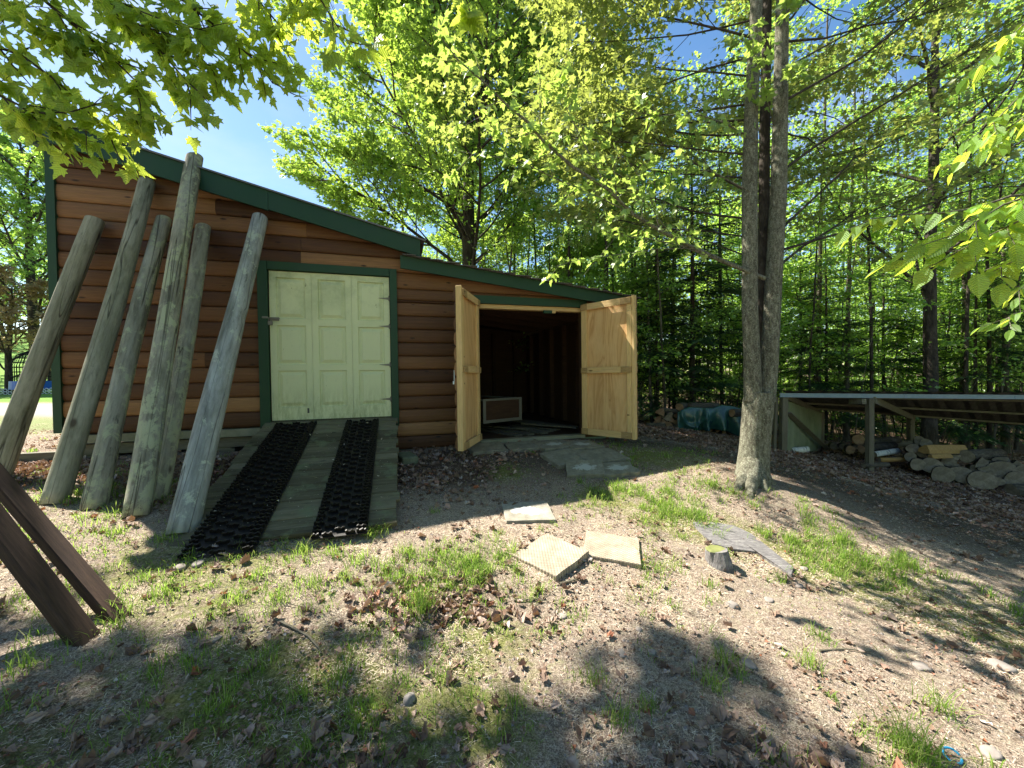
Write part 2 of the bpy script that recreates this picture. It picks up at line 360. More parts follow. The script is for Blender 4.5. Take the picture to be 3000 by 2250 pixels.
M['bark_dark'] = bark('dark_bark', (.055, .045, .035), (.11, .095, .075), (.022, .018, .014), .8)
M['bark_mid'] = bark('grey_brown_bark', (.11, .095, .07), (.19, .17, .13), (.045, .038, .028), .8, (.2, .22, .15), .62)
M['bark_log'] = bark('log_bark', (.10, .085, .065), (.18, .16, .125), (.04, .032, .025), 2.0, (.2, .21, .15), .62)
def _logend(name, a, b, c0):
    g = N(name); tc = g.coord(); ln = g.n('VectorMath', operation='LENGTH'); g.put(ln.inputs[0], g.coord((1, 1, 0)))
    wv = g.math('SINE', g.math('MULTIPLY', g.math('ADD', ln.outputs['Value'], g.math('MULTIPLY', g.noise(6.0, tc), .03)), 420.0))
    n = g.noise(8.0, tc, 7, .75); c = g.ramp(n, [(.3, a), (.5, b), (.7, c0)])
    c = g.mix(g.math('MULTIPLY', g.math('ADD', wv, 1.0), .12), c, tuple(x * .35 for x in a))
    oi = g.n('ObjectInfo').outputs['Random']; c = g.mix(g.math('MULTIPLY', oi, .35), c, (.10, .085, .06))
    return g.done(g.pbr(c, .9, g.bump(n, .4, .004), .1))
M['logend'] = _logend('sawn_log_end', (.12, .095, .065), (.27, .22, .155), (.44, .37, .27))
M['logend_w'] = _logend('fresh_split_wood', (.24, .13, .07), (.36, .22, .12), (.48, .33, .20))
M['yellowsplit'] = wood('yellow_split_wood', [(.2, (.20, .11, .03)), (.5, (.38, .23, .08)), (.8, (.48, .33, .14))], (1.2, 12, 12), .85, 0, .3, .8)
def _birch():
    g = N('birch_bark'); n = g.noise(5.0, g.coord((1, 1, 7)), 4, .6); c = g.ramp(n, [(.36, (.05, .045, .04)), (.42, (.55, .54, .48)), (.7, (.68, .67, .62))])
    return g.done(g.pbr(c, .7, g.bump(n, .3, .004)))
M['birch'] = _birch()
def foliage(name, dark, light, trans, tf=.45, gloss=.06, vein=0):
    g = N(name); isl = g.isl(); n = g.noise(.55, g.coord(kind='Object'), 3, .6)
    f = g.math('ADD', g.math('MULTIPLY', isl, .6), g.math('MULTIPLY', n, .5)); c = g.ramp(f, [(.2, dark), (.85, light)])
    t = g.mix(g.ramp(f, [(.2, .55), (.85, 0.0)]), trans, tuple(x * .5 for x in trans))
    nr = None
    if vein:
        uv = g.n('TexCoord').outputs['UV']; s = g.n('SeparateXYZ', {0: uv})
        ph = g.math('SUBTRACT', s.outputs[1], g.math('MULTIPLY', g.math('ABSOLUTE', s.outputs[0]), .9))
        wv = g.math('SINE', g.math('MULTIPLY', ph, vein)); vv = g.ramp(wv, [(.35, 0.0), (1.0, 1.0)])
        mid = g.math('LESS_THAN', g.math('ABSOLUTE', s.outputs[0]), .012)
        c = g.mix(g.math('MULTIPLY', vv, .35), c, tuple(x * .55 for x in dark)); t = g.mix(g.math('MULTIPLY', vv, .45), t, tuple(x * .5 for x in trans))
        c = g.mix(mid, c, light); nr = g.bump(wv, .5, .003)
    d = g.n('BsdfDiffuse', {'Color': c}); tr = g.n('BsdfTranslucent', {'Color': t}); gl = g.n('BsdfGlossy', {'Color': (.8, .85, .8), 'Roughness': .42})
    if nr is not None:
        for q in (d, tr, gl): g.put(q.inputs['Normal'], nr)
    m1 = g.n('MixShader', {0: tf, 1: d.outputs[0], 2: tr.outputs[0]}); m2 = g.n('MixShader', {0: gloss, 1: m1.outputs[0], 2: gl.outputs[0]})
    return g.done(m2.outputs[0])
M['lf_maple'] = foliage('maple_leaves', (.075, .16, .025), (.17, .29, .05), (.50, .70, .09), .52)
M['lf_near'] = foliage('spring_maple_leaves', (.12, .22, .03), (.22, .35, .05), (.74, .88, .10), .66, .04, 34)
M['lf_bright'] = foliage('pale_spring_leaves', (.12, .21, .04), (.24, .34, .08), (.56, .76, .13), .5)
M['lf_beech'] = foliage('beech_leaves', (.10, .24, .02), (.18, .38, .035), (.78, .95, .09), .62, .045, 62)
M['lf_warm'] = foliage('yellow_brown_young_leaves', (.09, .17, .03), (.20, .23, .055), (.46, .54, .10), .52)
M['lf_wood'] = foliage('woodland_leaves', (.06, .14, .025), (.16, .29, .05), (.50, .76, .10), .56)
M['lf_fir'] = foliage('fir_needles', (.015, .042, .014), (.045, .10, .03), (.07, .14, .04), .2, .05)
M['lf_red'] = foliage('young_red_maple_leaves', (.20, .12, .06), (.32, .24, .12), (.55, .42, .18), .5)
def _grass():
    g = N('grass_blades'); isl = g.isl(); c = g.ramp(isl, [(0, (.07, .13, .025)), (.6, (.16, .25, .05)), (.85, (.28, .34, .10)), (1.0, (.42, .38, .20))])
    t = g.ramp(isl, [(0, (.24, .46, .05)), (1, (.5, .66, .12))]); m = g.n('MixShader', {0: .45, 1: g.n('BsdfDiffuse', {'Color': c}).outputs[0], 2: g.n('BsdfTranslucent', {'Color': t}).outputs[0]})
    return g.done(m.outputs[0])
M['grass'] = _grass()
def _straw():
    g = N('dry_thatch'); c = g.ramp(g.isl(), [(0, (.18, .12, .075)), (.3, (.52, .40, .28)), (1, (.88, .77, .60))]); return g.done(g.pbr(c, .9, None, .1))
M['straw'] = _straw()
def _dead():
    g = N('dead_leaves'); isl = g.isl(); c = g.ramp(isl, [(0, (.07, .04, .028)), (.2, (.18, .115, .08)), (.6, (.34, .24, .18)), (.88, (.45, .36, .30)), (.94, (.32, .10, .04)), (1.0, (.58, .52, .46))])
    n = g.noise(60.0, g.coord(), 4); c = g.mix(g.ramp(n, [(.4, 0.0), (.7, .4)]), c, (.07, .045, .03))
    m = g.n('MixShader', {0: .12, 1: g.pbr(c, .8, g.bump(n, .4, .004), .2), 2: g.n('BsdfTranslucent', {'Color': (.35, .17, .06)}).outputs[0]}); return g.done(m.outputs[0])
M['dead'] = _dead()
def _stone(name, a, b):
    g = N(name); n = g.noise(12.0, g.coord(), 8, .7); oi = g.n('ObjectInfo').outputs['Random']
    c = g.mix(g.math('MULTIPLY', oi, .5), g.ramp(n, [(.3, a), (.7, b)]), (.30, .24, .20)); return g.done(g.pbr(c, .85, g.bump(n, .5, .006), .25))
M['stone'] = _stone('field_stone', (.12, .11, .10), (.30, .275, .25))
def _pav(name, paint=0, pattern=0, base=(.20, .185, .135)):
    g = N(name); n = g.noise(9.0, g.coord(), 9, .75); n2 = g.noise(120.0, g.coord(), 2)
    c = g.ramp(n, [(.3, tuple(x * .6 for x in base)), (.5, base), (.7, tuple(min(.6, x * 1.5) for x in base))]); c = g.mix(g.ramp(n2, [(.4, 0.0), (.8, .4)]), c, tuple(x * .4 for x in base))
    h = n2
    if pattern:
        v = g.coord((1, 1, 1), rot=(0, 0, math.radians(45))); sx = g.n('SeparateXYZ', {0: v})
        a = g.math('ABSOLUTE', g.math('SINE', g.math('MULTIPLY', sx.outputs[0], 150.0))); b = g.math('ABSOLUTE', g.math('SINE', g.math('MULTIPLY', sx.outputs[1], 150.0)))
        h = g.math('MULTIPLY', a, b); c = g.mix(g.ramp(h, [(.05, .65), (.45, 0.0)]), c, tuple(x * .35 for x in base))
    if paint:
        ln = g.n('VectorMath', operation='LENGTH'); g.put(ln.inputs[0], g.coord((4.2, 7.5, 0)))
        f = g.math('SUBTRACT', g.math('ADD', g.math('MULTIPLY', g.noise(16.0, g.coord(), 7, .85), 1.9), -.25), ln.outputs['Value'])
        c = g.mix(g.ramp(f, [(.14, 0.0), (.22, .75 if paint < 2 else .95)]), c, (.42, .43, .38) if paint < 2 else (.72, .72, .70))
    return g.done(g.pbr(c, .92, g.bump(h, .5 if pattern else .4, .004), .15))
M['pav'] = _pav('concrete_slab'); M['pav_w'] = _pav('concrete_slab_lichen', 1); M['pav_p'] = _pav('concrete_slab_white_paint', 2, 0, (.27, .25, .20)); M['pav_d'] = _pav('patterned_slab', 0, 1, (.36, .30, .22))
def _rubber():
    g = N('black_rubber'); n = g.noise(50.0, g.coord(), 4); c = g.ramp(n, [(.4, (.008, .007, .006)), (.8, (.026, .022, .017))]); return g.done(g.pbr(c, .5, g.bump(n, .3, .003), .3))
M['rubber'] = _rubber()
def _tarp():
    g = N('green_tarp'); n = g.noise(7.0, g.coord(), 5, .6); c = g.ramp(n, [(.3, (.018, .072, .062)), (.75, (.045, .12, .105))]); return g.done(g.pbr(c, .25, g.bump(n, .35, .03), .6))
M['tarp'] = _tarp()
def _stump():
    g = N('rotten_grey_wood'); n = g.noise(8.0, g.coord((2, 9, 2), rot=(0, 0, .6)), 8, .8); c = g.ramp(n, [(.3, (.06, .055, .055)), (.5, (.17, .16, .155)), (.75, (.38, .36, .33))]); return g.done(g.pbr(c, .9, g.bump(n, .8, .01), .15))
M['stump'] = _stump()
M['moss'] = _stone('moss', (.10, .12, .03), (.20, .21, .07))
M['mossblock'] = _pav('mossy_block', 0, 0, (.14, .155, .10))
def _glass():
    g = N('bulb_glass'); return g.done(g.pbr((.6, .6, .55), .15, None, .5))
M['bulb'] = _glass()
def _net():
    g = N('black_net'); return g.done(g.pbr((.012, .012, .014), .8))
M['net'] = _net()

def _ground():
    g = N('forest_floor'); at_ = g.n('VertexColor', layer_name='cover'); s = g.n('SeparateColor', {0: at_.outputs[0]})
    P = g.coord(); n1 = g.noise(2.2, P, 8, .7); n2 = g.noise(55.0, P, 6, .8); n3 = g.noise(14.0, P, 8, .8); n4 = g.noise(160.0, P, 3, .8)
    dirt = g.ramp(n2, [(.30, (.07, .05, .04)), (.42, (.29, .21, .155)), (.53, (.53, .42, .325)), (.68, (.76, .65, .53))])
    dirt = g.mix(g.ramp(n4, [(.42, .75), (.56, 0.0)]), dirt, (.06, .045, .035))
    thatch = g.ramp(n4, [(.35, (.20, .17, .10)), (.6, (.52, .47, .34))]); dirt = g.mix(g.ramp(n3, [(.48, 0.0), (.62, .65)]), dirt, thatch)
    moss = g.ramp(n2, [(.35, (.06, .075, .014)), (.5, (.17, .185, .045)), (.7, (.34, .33, .12))])
    lit = g.ramp(n3, [(.35, (.045, .028, .02)), (.55, (.13, .085, .06)), (.75, (.25, .18, .14))])
    hv = g.n('VertexColor', layer_name='humus_shade'); hf = g.n('SeparateColor', {0: hv.outputs[0]}).outputs[0]
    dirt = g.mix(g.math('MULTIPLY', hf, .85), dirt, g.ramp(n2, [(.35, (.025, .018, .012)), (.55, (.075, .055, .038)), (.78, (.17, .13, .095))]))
    ms = g.math('MULTIPLY', s.outputs[0], g.ramp(n1, [(.3, 0.4), (.55, 1.0)])); ms = g.ramp(g.math('ADD', ms, g.math('MULTIPLY', g.math('SUBTRACT', n3, .5), 1.1)), [(.42, 0.0), (.72, .85)])
    c = g.mix(ms, dirt, moss); lf = g.ramp(g.math('ADD', s.outputs[1], g.math('MULTIPLY', g.math('SUBTRACT', n3, .5), .9)), [(.3, 0.0), (.6, 1.0)]); c = g.mix(lf, c, lit)
    grav = g.ramp(n2, [(.35, (.2, .19, .17)), (.6, (.40, .38, .35)), (.8, (.5, .48, .45))]); c = g.mix(g.ramp(s.outputs[2], [(.3, 0.0), (.5, 1.0)]), c, grav)
    lawn = g.ramp(n2, [(.3, (.075, .16, .02)), (.7, (.20, .32, .055))]); c = g.mix(at_.outputs['Alpha'], lawn, c)
    return g.done(g.pbr(c, .95, g.bump(g.math('ADD', g.math('MULTIPLY', n2, .8), n4), .9, .018), .12))
M['ground'] = _ground()
# ------------------------------------------------------------------ where grass, litter, gravel and lawn lie
def blobs(x, y, L):
    r = np.zeros_like(x)
    for (cx, cy, rx, ry, wt) in L: r = np.maximum(r, wt * np.exp(-(((x - cx) / rx) ** 2 + ((y - cy) / ry) ** 2)))
    return r
def seg(x, y, ax, ay, bx, by, wd, wt=1):
    t = np.clip(((x - ax) * (bx - ax) + (y - ay) * (by - ay)) / ((bx - ax) ** 2 + (by - ay) ** 2), 0, 1)
    return wt * np.exp(-((x - ax - t * (bx - ax)) ** 2 + (y - ay - t * (by - ay)) ** 2) / wd ** 2)
def m_grass(x, y):
    r = blobs(x, y, [(-2.4, 2.6, .9, .9, .45), (-1.1, 2.1, 1.0, .6, .5), (-.5, 2.75, 1.0, .5, .85), (.9, 2.9, .5, .6, .5), (-2.5, 1.2, 1.6, .5, .5), (-.7, 1.5, .9, .5, .5), (.3, 3.3, .7, .4, .35), (-3.6, 3.2, .6, .7, .7), (-5, 3, 2, 1.6, .5), (1.9, 5.3, .8, .5, 1.0)])
    r = np.maximum(r, seg(x, y, 1.0, 4.0, 2.4, 3.3, .45, 1.0)); r = np.maximum(r, seg(x, y, 2.4, 3.6, 3.9, 1.7, .42, .95)); r = np.maximum(r, seg(x, y, 1.6, 4.9, 2.9, 3.6, .35, .8))
    r = np.maximum(r, seg(x, y, 1.6, 1.5, 2.3, .9, .25, .4)); r = np.maximum(r, seg(x, y, .55, 1.4, 1.3, 1.2, .3, .35))
    return r
def m_moss(x, y):
    r = blobs(x, y, [(-2.2, 2.5, 1.2, .8, .75), (-1.1, 1.7, 1.0, .6, .9), (-.25, 1.6, .5, .4, .9), (-3.4, 3.3, 1.2, .8, .6), (-.2, 4.6, .7, .5, .8), (-5, 2.5, 2.5, 1.6, .5), (-.2, 2.0, .6, .4, .8), (-2.2, 1.2, 1.3, .6, .75)])
    r = np.maximum(r, seg(x, y, 1.0, 4.0, 3.9, 1.9, .55, .85)); return np.maximum(r, blobs(x, y, [(1.9, 5.2, 1.0, .8, .95)]))
def m_litter(x, y):
    r = blobs(x, y, [(-2.6, 4.3, 1.0, .7, 1.0), (-1.9, 4.0, .5, .8, .6), (-.85, 4.7, .55, .75, 1.2), (-5.2, 3.9, 1.0, .45, .95), (-.35, 5.4, .8, .22, 1.0), (-.45, 2.4, .5, .25, .5), (-1.9, 1.25, .7, .4, .35), (.9, 1.25, .5, .25, .6), (-.6, 1.3, .5, .25, .3)])
    r = np.maximum(r, seg(x, y, 3.6, 7.6, 9.0, 4.6, 1.0, 1.1)); r = np.maximum(r, seg(x, y, 2.2, 8.2, 4.6, 6.4, .9, .9))
    far = 1 / (1 + np.exp(-(y - 8.0) * 1.6)) * 1 / (1 + np.exp(-(x + 5) * 1.2)); far2 = 1 / (1 + np.exp(-(x + .35 * y - 7.6) * 2))
    return np.maximum(r, np.maximum(far, far2 * .9))
def m_humus_shade(x, y): return np.clip(np.maximum.reduce([seg(x, y, 1.2, 6.6, 3.4, 5.4, .8), seg(x, y, 3.6, 5.2, 7.0, 3.0, 1.2, 1.1), seg(x, y, -3.2, 4.2, 1.2, 5.2, .7, .95), m_litter(x, y)]), 0, 1) * (x > -8)  # path and litter humus, plus the shed's shade painted in as darker soil
NG = 520
u = np.linspace(-1, 1, NG); kx = 6.4; sx = 170 * np.sinh(kx * u) / math.sinh(kx)
GX, GY = np.meshgrid(sx, sx + 2.6); GX = GX.ravel(); GY = GY.ravel()
GZ = gz(GX, GY)
inb = ((GX * math.cos(AZ) + (GY - WD) * math.sin(AZ)) > -5.2) & ((GX * math.cos(AZ) + (GY - WD) * math.sin(AZ)) < 2.0)
yl = -GX * math.sin(AZ) + (GY - WD) * math.cos(AZ); inb &= (yl > .15) & (yl < 6)
GZ = np.where(inb, np.minimum(GZ, .40), GZ)
idx = np.arange(NG * NG).reshape(NG, NG)
F = np.stack([idx[:-1, :-1], idx[:-1, 1:], idx[1:, 1:], idx[1:, :-1]], -1).reshape(-1, 4)
gm = mk_mesh('ground', np.c_[GX, GY, GZ], [F], M['ground'], True)
ca = gm.color_attributes.new('cover', 'FLOAT_COLOR', 'POINT')
drive = np.clip(1.6 - np.abs(GY - 10.5 + .18 * (GX + 12)) / 1.6, 0, 1) * (GX < -6.5) * 1.0
lawn = np.clip((GY - 11.8 + .18 * (GX + 12)) / 1.2, 0, 1) * (GX < -7) * np.clip((-GX * .55 + 6 - GY * .0) / 3, 0, 1)
lawn = np.where((GX < -7) & (GY > -.9 * GX + 60), 0, lawn)
lawn = np.maximum(lawn, (GX < -6.4) * np.clip((GY - 5.5) / 1.0, 0, 1) * np.clip((9 - GY) / 1, 0, 1) * .55)
colr = np.c_[m_moss(GX, GY), m_litter(GX, GY) * (GX > -8), drive, 1 - lawn * (1 - drive)]
ca.data.foreach_set('color', np.clip(colr, 0, 1).ravel())
hu = gm.color_attributes.new('humus_shade', 'FLOAT_COLOR', 'POINT')
hm = m_humus_shade(GX, GY)
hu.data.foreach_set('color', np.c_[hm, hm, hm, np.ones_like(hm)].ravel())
tag(link('ground', gm), kind='structure')

# ------------------------------------------------------------------ the shed, in its own axes: x along the front, y into the building, z up
shed = empty('log_sided_shed', (0, WD, 0), AZ)
tag(shed, 'brown log-sided shed with dark green trim, sloping roof and an open lean-to end', 'shed')
rs = np.random.RandomState(3)
def rake_main(s): return 4.40 - .243 * (s + 5.4)           # top of the rake board
def rake_lean(s): return 3.187 - .112 * (s + 1.62)
def siding(name, rows, s0, s1fun, mat, parent, step=None):
    """rows: (z0, z1); each board bulges like a split log; its right end follows the roof line"""
    mb = MB(); prof = [(0, .004), (.03, -.014), (.09, -.024), (.22, -.031), (.5, -.035), (.78, -.031), (.91, -.024), (.97, -.014), (1, .004)]
    for (z0, z1, a, b) in rows:
        h = z1 - z0; cuts = [a]; x = a + rs.uniform(.9, 2.6)
        while x < b - .35:
            cuts.append(x); x += rs.uniform(1.1, 2.9)
        cuts.append(b)
        for i in range(len(cuts) - 1):
            c0, c1 = cuts[i] + .0015, cuts[i + 1] - .0015; dz = rs.uniform(-.002, .002)
            V = []
            for e in (0, 1):
                for t, o in prof:
                    z = z0 + h * t; lim = s1fun(z); x = min(c0 if e == 0 else c1, lim); V.append((x, o + dz, z))
            n = len(prof)
            if max(V[n + j][0] - V[j][0] for j in range(n)) < .01: continue
            F = [(j, n + j, n + j + 1, j + 1) for j in range(n - 1)] + [tuple(range(n)), tuple(range(2 * n - 1, n - 1, -1))]
            mb.add(V, F)
    return mb.build(name, mat, parent, smooth=False)
rows = []; zk = lambda k: 4.146 - .1905 * k
DL, DR, DB, DT = -3.385, -1.68, .84, 3.03                  # outside of the green door casing
for k in range(-1, 17):
    z0, z1 = zk(k + 1), zk(k)
    if z0 < .9: z0 = .90
    if z1 > DT + .1: rows.append((z0, z1, -5.36, 1.9))
    else:
        rows.append((z0, z1, -5.36, DL + .02))
lim_all = lambda z: ((4.40 - .12 - z) / .243 - 5.4) if z > 3.40 else (min((3.187 - .09 - z) / .112 - 1.62, 1.95) if z < 3.12 else -1.45)
rows_l = [r for r in rows if r[3] < 0] ; rows_t = [(a, b, c, d) for a, b, c, d in rows if d > 0]
siding('siding', rows_l + rows_t[:], -5.36, lim_all, M['siding'], shed)
rr = []
mk = lambda m: 2.962 - .1903 * m                           # courses right of the door
rr.append((mk(1), 3.0015, DR - .02, 1.95)); rr.append((2.612, mk(1), DR - .02, 1.95)); rr.append((mk(2), 2.611, DR - .02, -.60))
for m in range(2, 12): rr.append((mk(m + 1), mk(m), DR - .02, -.60))
rr.append((.49, mk(12) - .002, -1.75, -.60))
for m in range(2, 13): rr.append((max(mk(m + 1), .5), mk(m), 1.23, 1.80))
siding('siding', rr, 0, lim_all, M['siding'], shed)
# inner lining, so the wall has thickness
for a_, b_ in (((-5.36, .012, .9), (DL + .05, .09, 3.4)), ((-5.36, .012, 3.402), (-4.2, .09, 3.75)), ((DL + .052, .012, 3.0), (-1.7, .09, 3.25)), ((-1.72, .012, .5), (-.62, .09, 2.95)), ((1.25, .012, .5), (1.80, .09, 2.62))): mb = MB(); mb.box(a_, b_); mb.build('wall_lining', M['interior'], shed)
mb = MB()
V = []
for (x, z) in [(-5.36, .9), (-5.36, 4.2), (-1.5, 3.26), (-1.5, .5)]: V.append((x, .1, z))
for (x, z) in [(-5.36, .9), (-5.36, 4.2), (-1.5, 3.26), (-1.5, .5)]: V.append((x, .16, z))
mb.add(V, [(0, 1, 2, 3), (7, 6, 5, 4)])
mb.box((-5.36, .16, .7), (-5.26, 6.0, 4.2)); mb.box((-5.36, 6.0, .5), (-1.4, 6.1, 3.2)); mb.box((-1.5, .16, .3), (-1.42, 6.0, 3.3))
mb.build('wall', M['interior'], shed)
# lean-to shell
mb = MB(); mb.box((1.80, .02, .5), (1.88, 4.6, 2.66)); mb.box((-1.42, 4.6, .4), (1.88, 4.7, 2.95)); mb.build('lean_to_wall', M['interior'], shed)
mb = MB()
for y in (.6, 1.25, 1.9, 2.6, 3.3, 4.0): mb.box((1.70, y, .55), (1.797, y + .09, 2.6))
for x in (-1.0, -.4, .2, .8, 1.4): mb.box((x, 4.5, .55), (x + .09, 4.597, 2.7))
for x in (-1.417,):
    for y in (.7, 1.6, 2.5, 3.4): mb.box((x, y, .55), (x + .09, y + .09, 2.85))
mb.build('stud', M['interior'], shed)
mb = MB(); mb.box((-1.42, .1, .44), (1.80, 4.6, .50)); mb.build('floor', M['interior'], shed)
for i, y in enumerate((.22, .82, 1.42, 2.02, 2.7, 3.4)):
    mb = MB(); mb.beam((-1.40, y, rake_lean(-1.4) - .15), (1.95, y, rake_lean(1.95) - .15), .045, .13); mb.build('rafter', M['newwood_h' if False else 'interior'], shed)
# roofs: sheathing and covering, with a thin edge that shows over the rake board
def roof(name, f, s0, s1, y0, y1, th, mat, lift):
    mb = MB(); V = []
    for y in (y0, y1):
        for s, dz in ((s0, 0), (s1, 0), (s1, th), (s0, th)): V.append((s, y, f(s) + lift + dz))
    mb.add(V, [(0, 1, 2, 3), (7, 6, 5, 4), (0, 4, 5, 1), (3, 2, 6, 7), (1, 5, 6, 2), (0, 3, 7, 4)]); return mb.build(name, mat, shed)
roof('roof', rake_main, -5.62, -1.30, -.22, 6.3, .014, M['roofing'], .002)
roof('roof_edge', rake_main, -5.63, -1.285, -.226, -.2205, .020, M['greydrip'], -.002)
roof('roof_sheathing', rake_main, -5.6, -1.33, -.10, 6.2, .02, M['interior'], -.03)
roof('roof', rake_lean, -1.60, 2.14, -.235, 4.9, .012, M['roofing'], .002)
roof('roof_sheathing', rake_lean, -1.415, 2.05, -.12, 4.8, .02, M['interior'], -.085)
mb = MB(); rng = random.Random(4)
x = -1.6
while x < 2.1:                                             # shingle butts that hang over the lean-to rake
    wd = rng.uniform(.16, .26); mb.box((x, -.262 - rng.uniform(0, .02), rake_lean(x + wd / 2) + .004), (min(x + wd - .01, 2.14), -.237, rake_lean(x + wd / 2) + .018)); x += wd
mb.build('shingle_edge', M['roofing'], shed)
def rakeboard(f, s0, s1, hgt, y0, y1):
    mb = MB(); V = []
    for y in (y0, y1):
        for s, dz in ((s0, -hgt), (s1, -hgt), (s1, 0), (s0, 0)): V.append((s, y, f(s) + dz))
    mb.add(V, [(0, 1, 2, 3), (7, 6, 5, 4), (0, 4, 5, 1), (3, 2, 6, 7), (1, 5, 6, 2), (0, 3, 7, 4)]); return mb.build('rake_board', M['green'], shed)
rakeboard(rake_main, -5.60, -3.203, .245, -.20, -.165); rakeboard(rake_main, -3.199, -1.36, .232, -.20, -.165)
rakeboard(rake_lean, -1.63, 2.08, .172, -.195, -.16)
mb = MB(); V = []
for y in (-.162, -.03):                                    # soffit under both overhangs
    for s in (-5.5, -1.4): V.append((s, y, rake_main(s) - .05)); V.append((s, y, rake_main(s) - .07))
mb.add(V, [(0, 2, 6, 4), (1, 5, 7, 3), (0, 1, 3, 2), (4, 6, 7, 5)]); 
V = []
for y in (-.158, -.03):
    for s in (-1.6, 2.0): V.append((s, y, rake_lean(s) - .03)); V.append((s, y, rake_lean(s) - .05))
mb.add(V, [(0, 2, 6, 4), (1, 5, 7, 3), (0, 1, 3, 2), (4, 6, 7, 5)]); mb.build('soffit', M['interior'], shed)
mb = MB(); mb.box((-5.43, -.055, .93), (-5.352, .05, 4.16)); mb.build('corner_trim', M['green'], shed)
mb = MB(); mb.box((-5.55, -.05, 4.16), (-5.36, 6.2, 4.3)); mb.build('eave_board', M['green'], shed)
mb = MB(); mb.box((-5.36, -.06, .80), (-4.0, .06, .895)); mb.box((-3.996, -.06, .795), (DL + .02, .06, .89)); mb.build('ledger_board', M['skirt'], shed)
mb = MB(); mb.box((-5.3, .0, .66), (DL + .3, .09, .78)); mb.box((-3.9, .01, .40), (-3.7, .2, .655)); mb.box((-5.3, .01, .40), (-5.1, .2, .655)); mb.build('sill_beam', M['oldwood_x'], shed)
mb = MB(); mb.box((-5.9, -.05, .60), (-5.35, .02, .72)); mb.build('skid', M['oldwood_x'], shed)
for a_, b_ in (((-1.7, -.004, .30), (-.62, .1, .487)), ((1.22, -.004, .3), (1.8, .1, .50))): mb = MB(); mb.box(a_, b_); mb.build('foundation', M['foundation'], shed)
# casing of the cream door
for nm, a, b in (('door_casing', (DL, -.068, DB), (-3.272, -.02, DT)), ('door_casing', (-1.775, -.068, DB), (DR, -.02, DT)), ('door_casing', (-3.269, -.066, 2.925), (-1.778, -.02, DT))):
    mb = MB(); mb.box(a, b); mb.build(nm, M['green'], shed, bevel=.003)
mb = MB(); mb.box((-3.29, -.035, .93), (-1.76, .0, .965)); mb.build('door_sill', M['greywood'], shed)
mb = MB(); mb.box((-3.27, .02, .9), (-1.77, .04, 2.93)); mb.build('door_stop', M['net'], shed)
def rings(mb, rects, y0=0):
    """nested rectangles (x0,x1,z0,z1,y) joined by quads: moulded panels"""
    V = []
    for (a, b, c, d, y) in rects: V += [(a, y, c), (b, y, c), (b, y, d), (a, y, d)]
    F = [(4*i + j, 4*i + (j+1) % 4, 4*i + 4 + (j+1) % 4, 4*i + 4 + j) for i in range(len(rects) - 1) for j in range(4)]; n = len(rects) - 1
    F.append((4*n, 4*n+1, 4*n+2, 4*n+3)); mb.add(V, F)
xs = [-3.262, -2.768, -2.276, -1.782]; zb, zt = .975, 2.915
PZ = [(.115, .33), (.395, .615), (.69, .955)]; pz = [(1 - .965, 1 - .735), (1 - .64, 1 - .365), (1 - .315, 1 - .035)]
pz = [(.085, .335), (.375, .640), (.685, .960)]
for i in range(3):
    mb = MB(); x0, x1 = xs[i] + .0015, xs[i + 1] - .0015; H = zt - zb; y = -.030 - .001 * i
    zc = [zb] ; cells = []
    for a, b in pz: cells.append((zb + a * H, zb + b * H))
    px0, px1 = x0 + .075, x1 - .075
    # face of the slab around the panels
    zz = [zb] + [v for c in cells for v in c] + [zt]
    for a, b in ((x0, px0), (px1, x1)): mb.add([(a, y, zb), (b, y, zb), (b, y, zt), (a, y, zt)], [(0, 1, 2, 3)])
    for j in range(0, len(zz), 2): mb.add([(px0, y, zz[j]), (px1, y, zz[j]), (px1, y, zz[j + 1]), (px0, y, zz[j + 1])], [(0, 1, 2, 3)])
    for (c0, c1) in cells:
        rings(mb, [(px0, px1, c0, c1, y), (px0 + .010, px1 - .010, c0 + .010, c1 - .010, y + .020), (px0 + .022, px1 - .022, c0 + .022, c1 - .022, y + .020), (px0 + .058, px1 - .058, c0 + .062, c1 - .062, y + .001)])
    mb.box((x0, y + .0205, zb), (x1, y + .038, zt)); 
    for a, b in ((x0, x0 + .0005), (x1 - .0005, x1)): mb.add([(a, y, zb), (a, y, zt), (a, y + .0205, zt), (a, y + .0205, zb)], [(0, 1, 2, 3)])
    mb.build('door_panel', M['door'], shed)
for zf in (.848, .648, .372, .125):
    z = zb + zf * (zt - zb); mb = MB(); mb.add([(-1.93, -.038, z), (-1.80, -.038, z - .017), (-1.80, -.038, z + .017), (-1.93, -.034, z + .004), (-1.80, -.034, z + .017), (-1.80, -.034, z - .017)], [(0, 1, 2), (3, 4, 5), (0, 2, 4, 3), (0, 3, 5, 1)])
    mb.tube([(-1.789, -.045, z - .035), (-1.789, -.045, z + .035)], [.008, .008], 8); mb.box((-1.80, -.040, z - .02), (-1.775, -.034, z + .02)); mb.build('strap_hinge', M['steel'], shed)
mb = MB(); z = 2.285; mb.box((-3.33, -.075, z + .01), (-3.27, -.069, z + .035)); mb.box((-3.255, -.044, z - .015), (-3.15, -.036, z + .03)); mb.beam((-3.335, -.08, z + .022), (-3.14, -.05, z + .012), .008, .012); mb.build('hasp', M['steel'], shed)
mb = MB(); mb.box((-3.268, -.085, z - .075), (-3.218, -.060, z - .025)); mb.tube([(-3.26, -.072, z - .028), (-3.26, -.072, z + .008), (-3.25, -.072, z + .02), (-3.236, -.072, z + .02), (-3.226, -.072, z + .008), (-3.226, -.072, z - .028)], [.004] * 6, 6); mb.build('padlock', M['steel'], shed, bevel=.003)
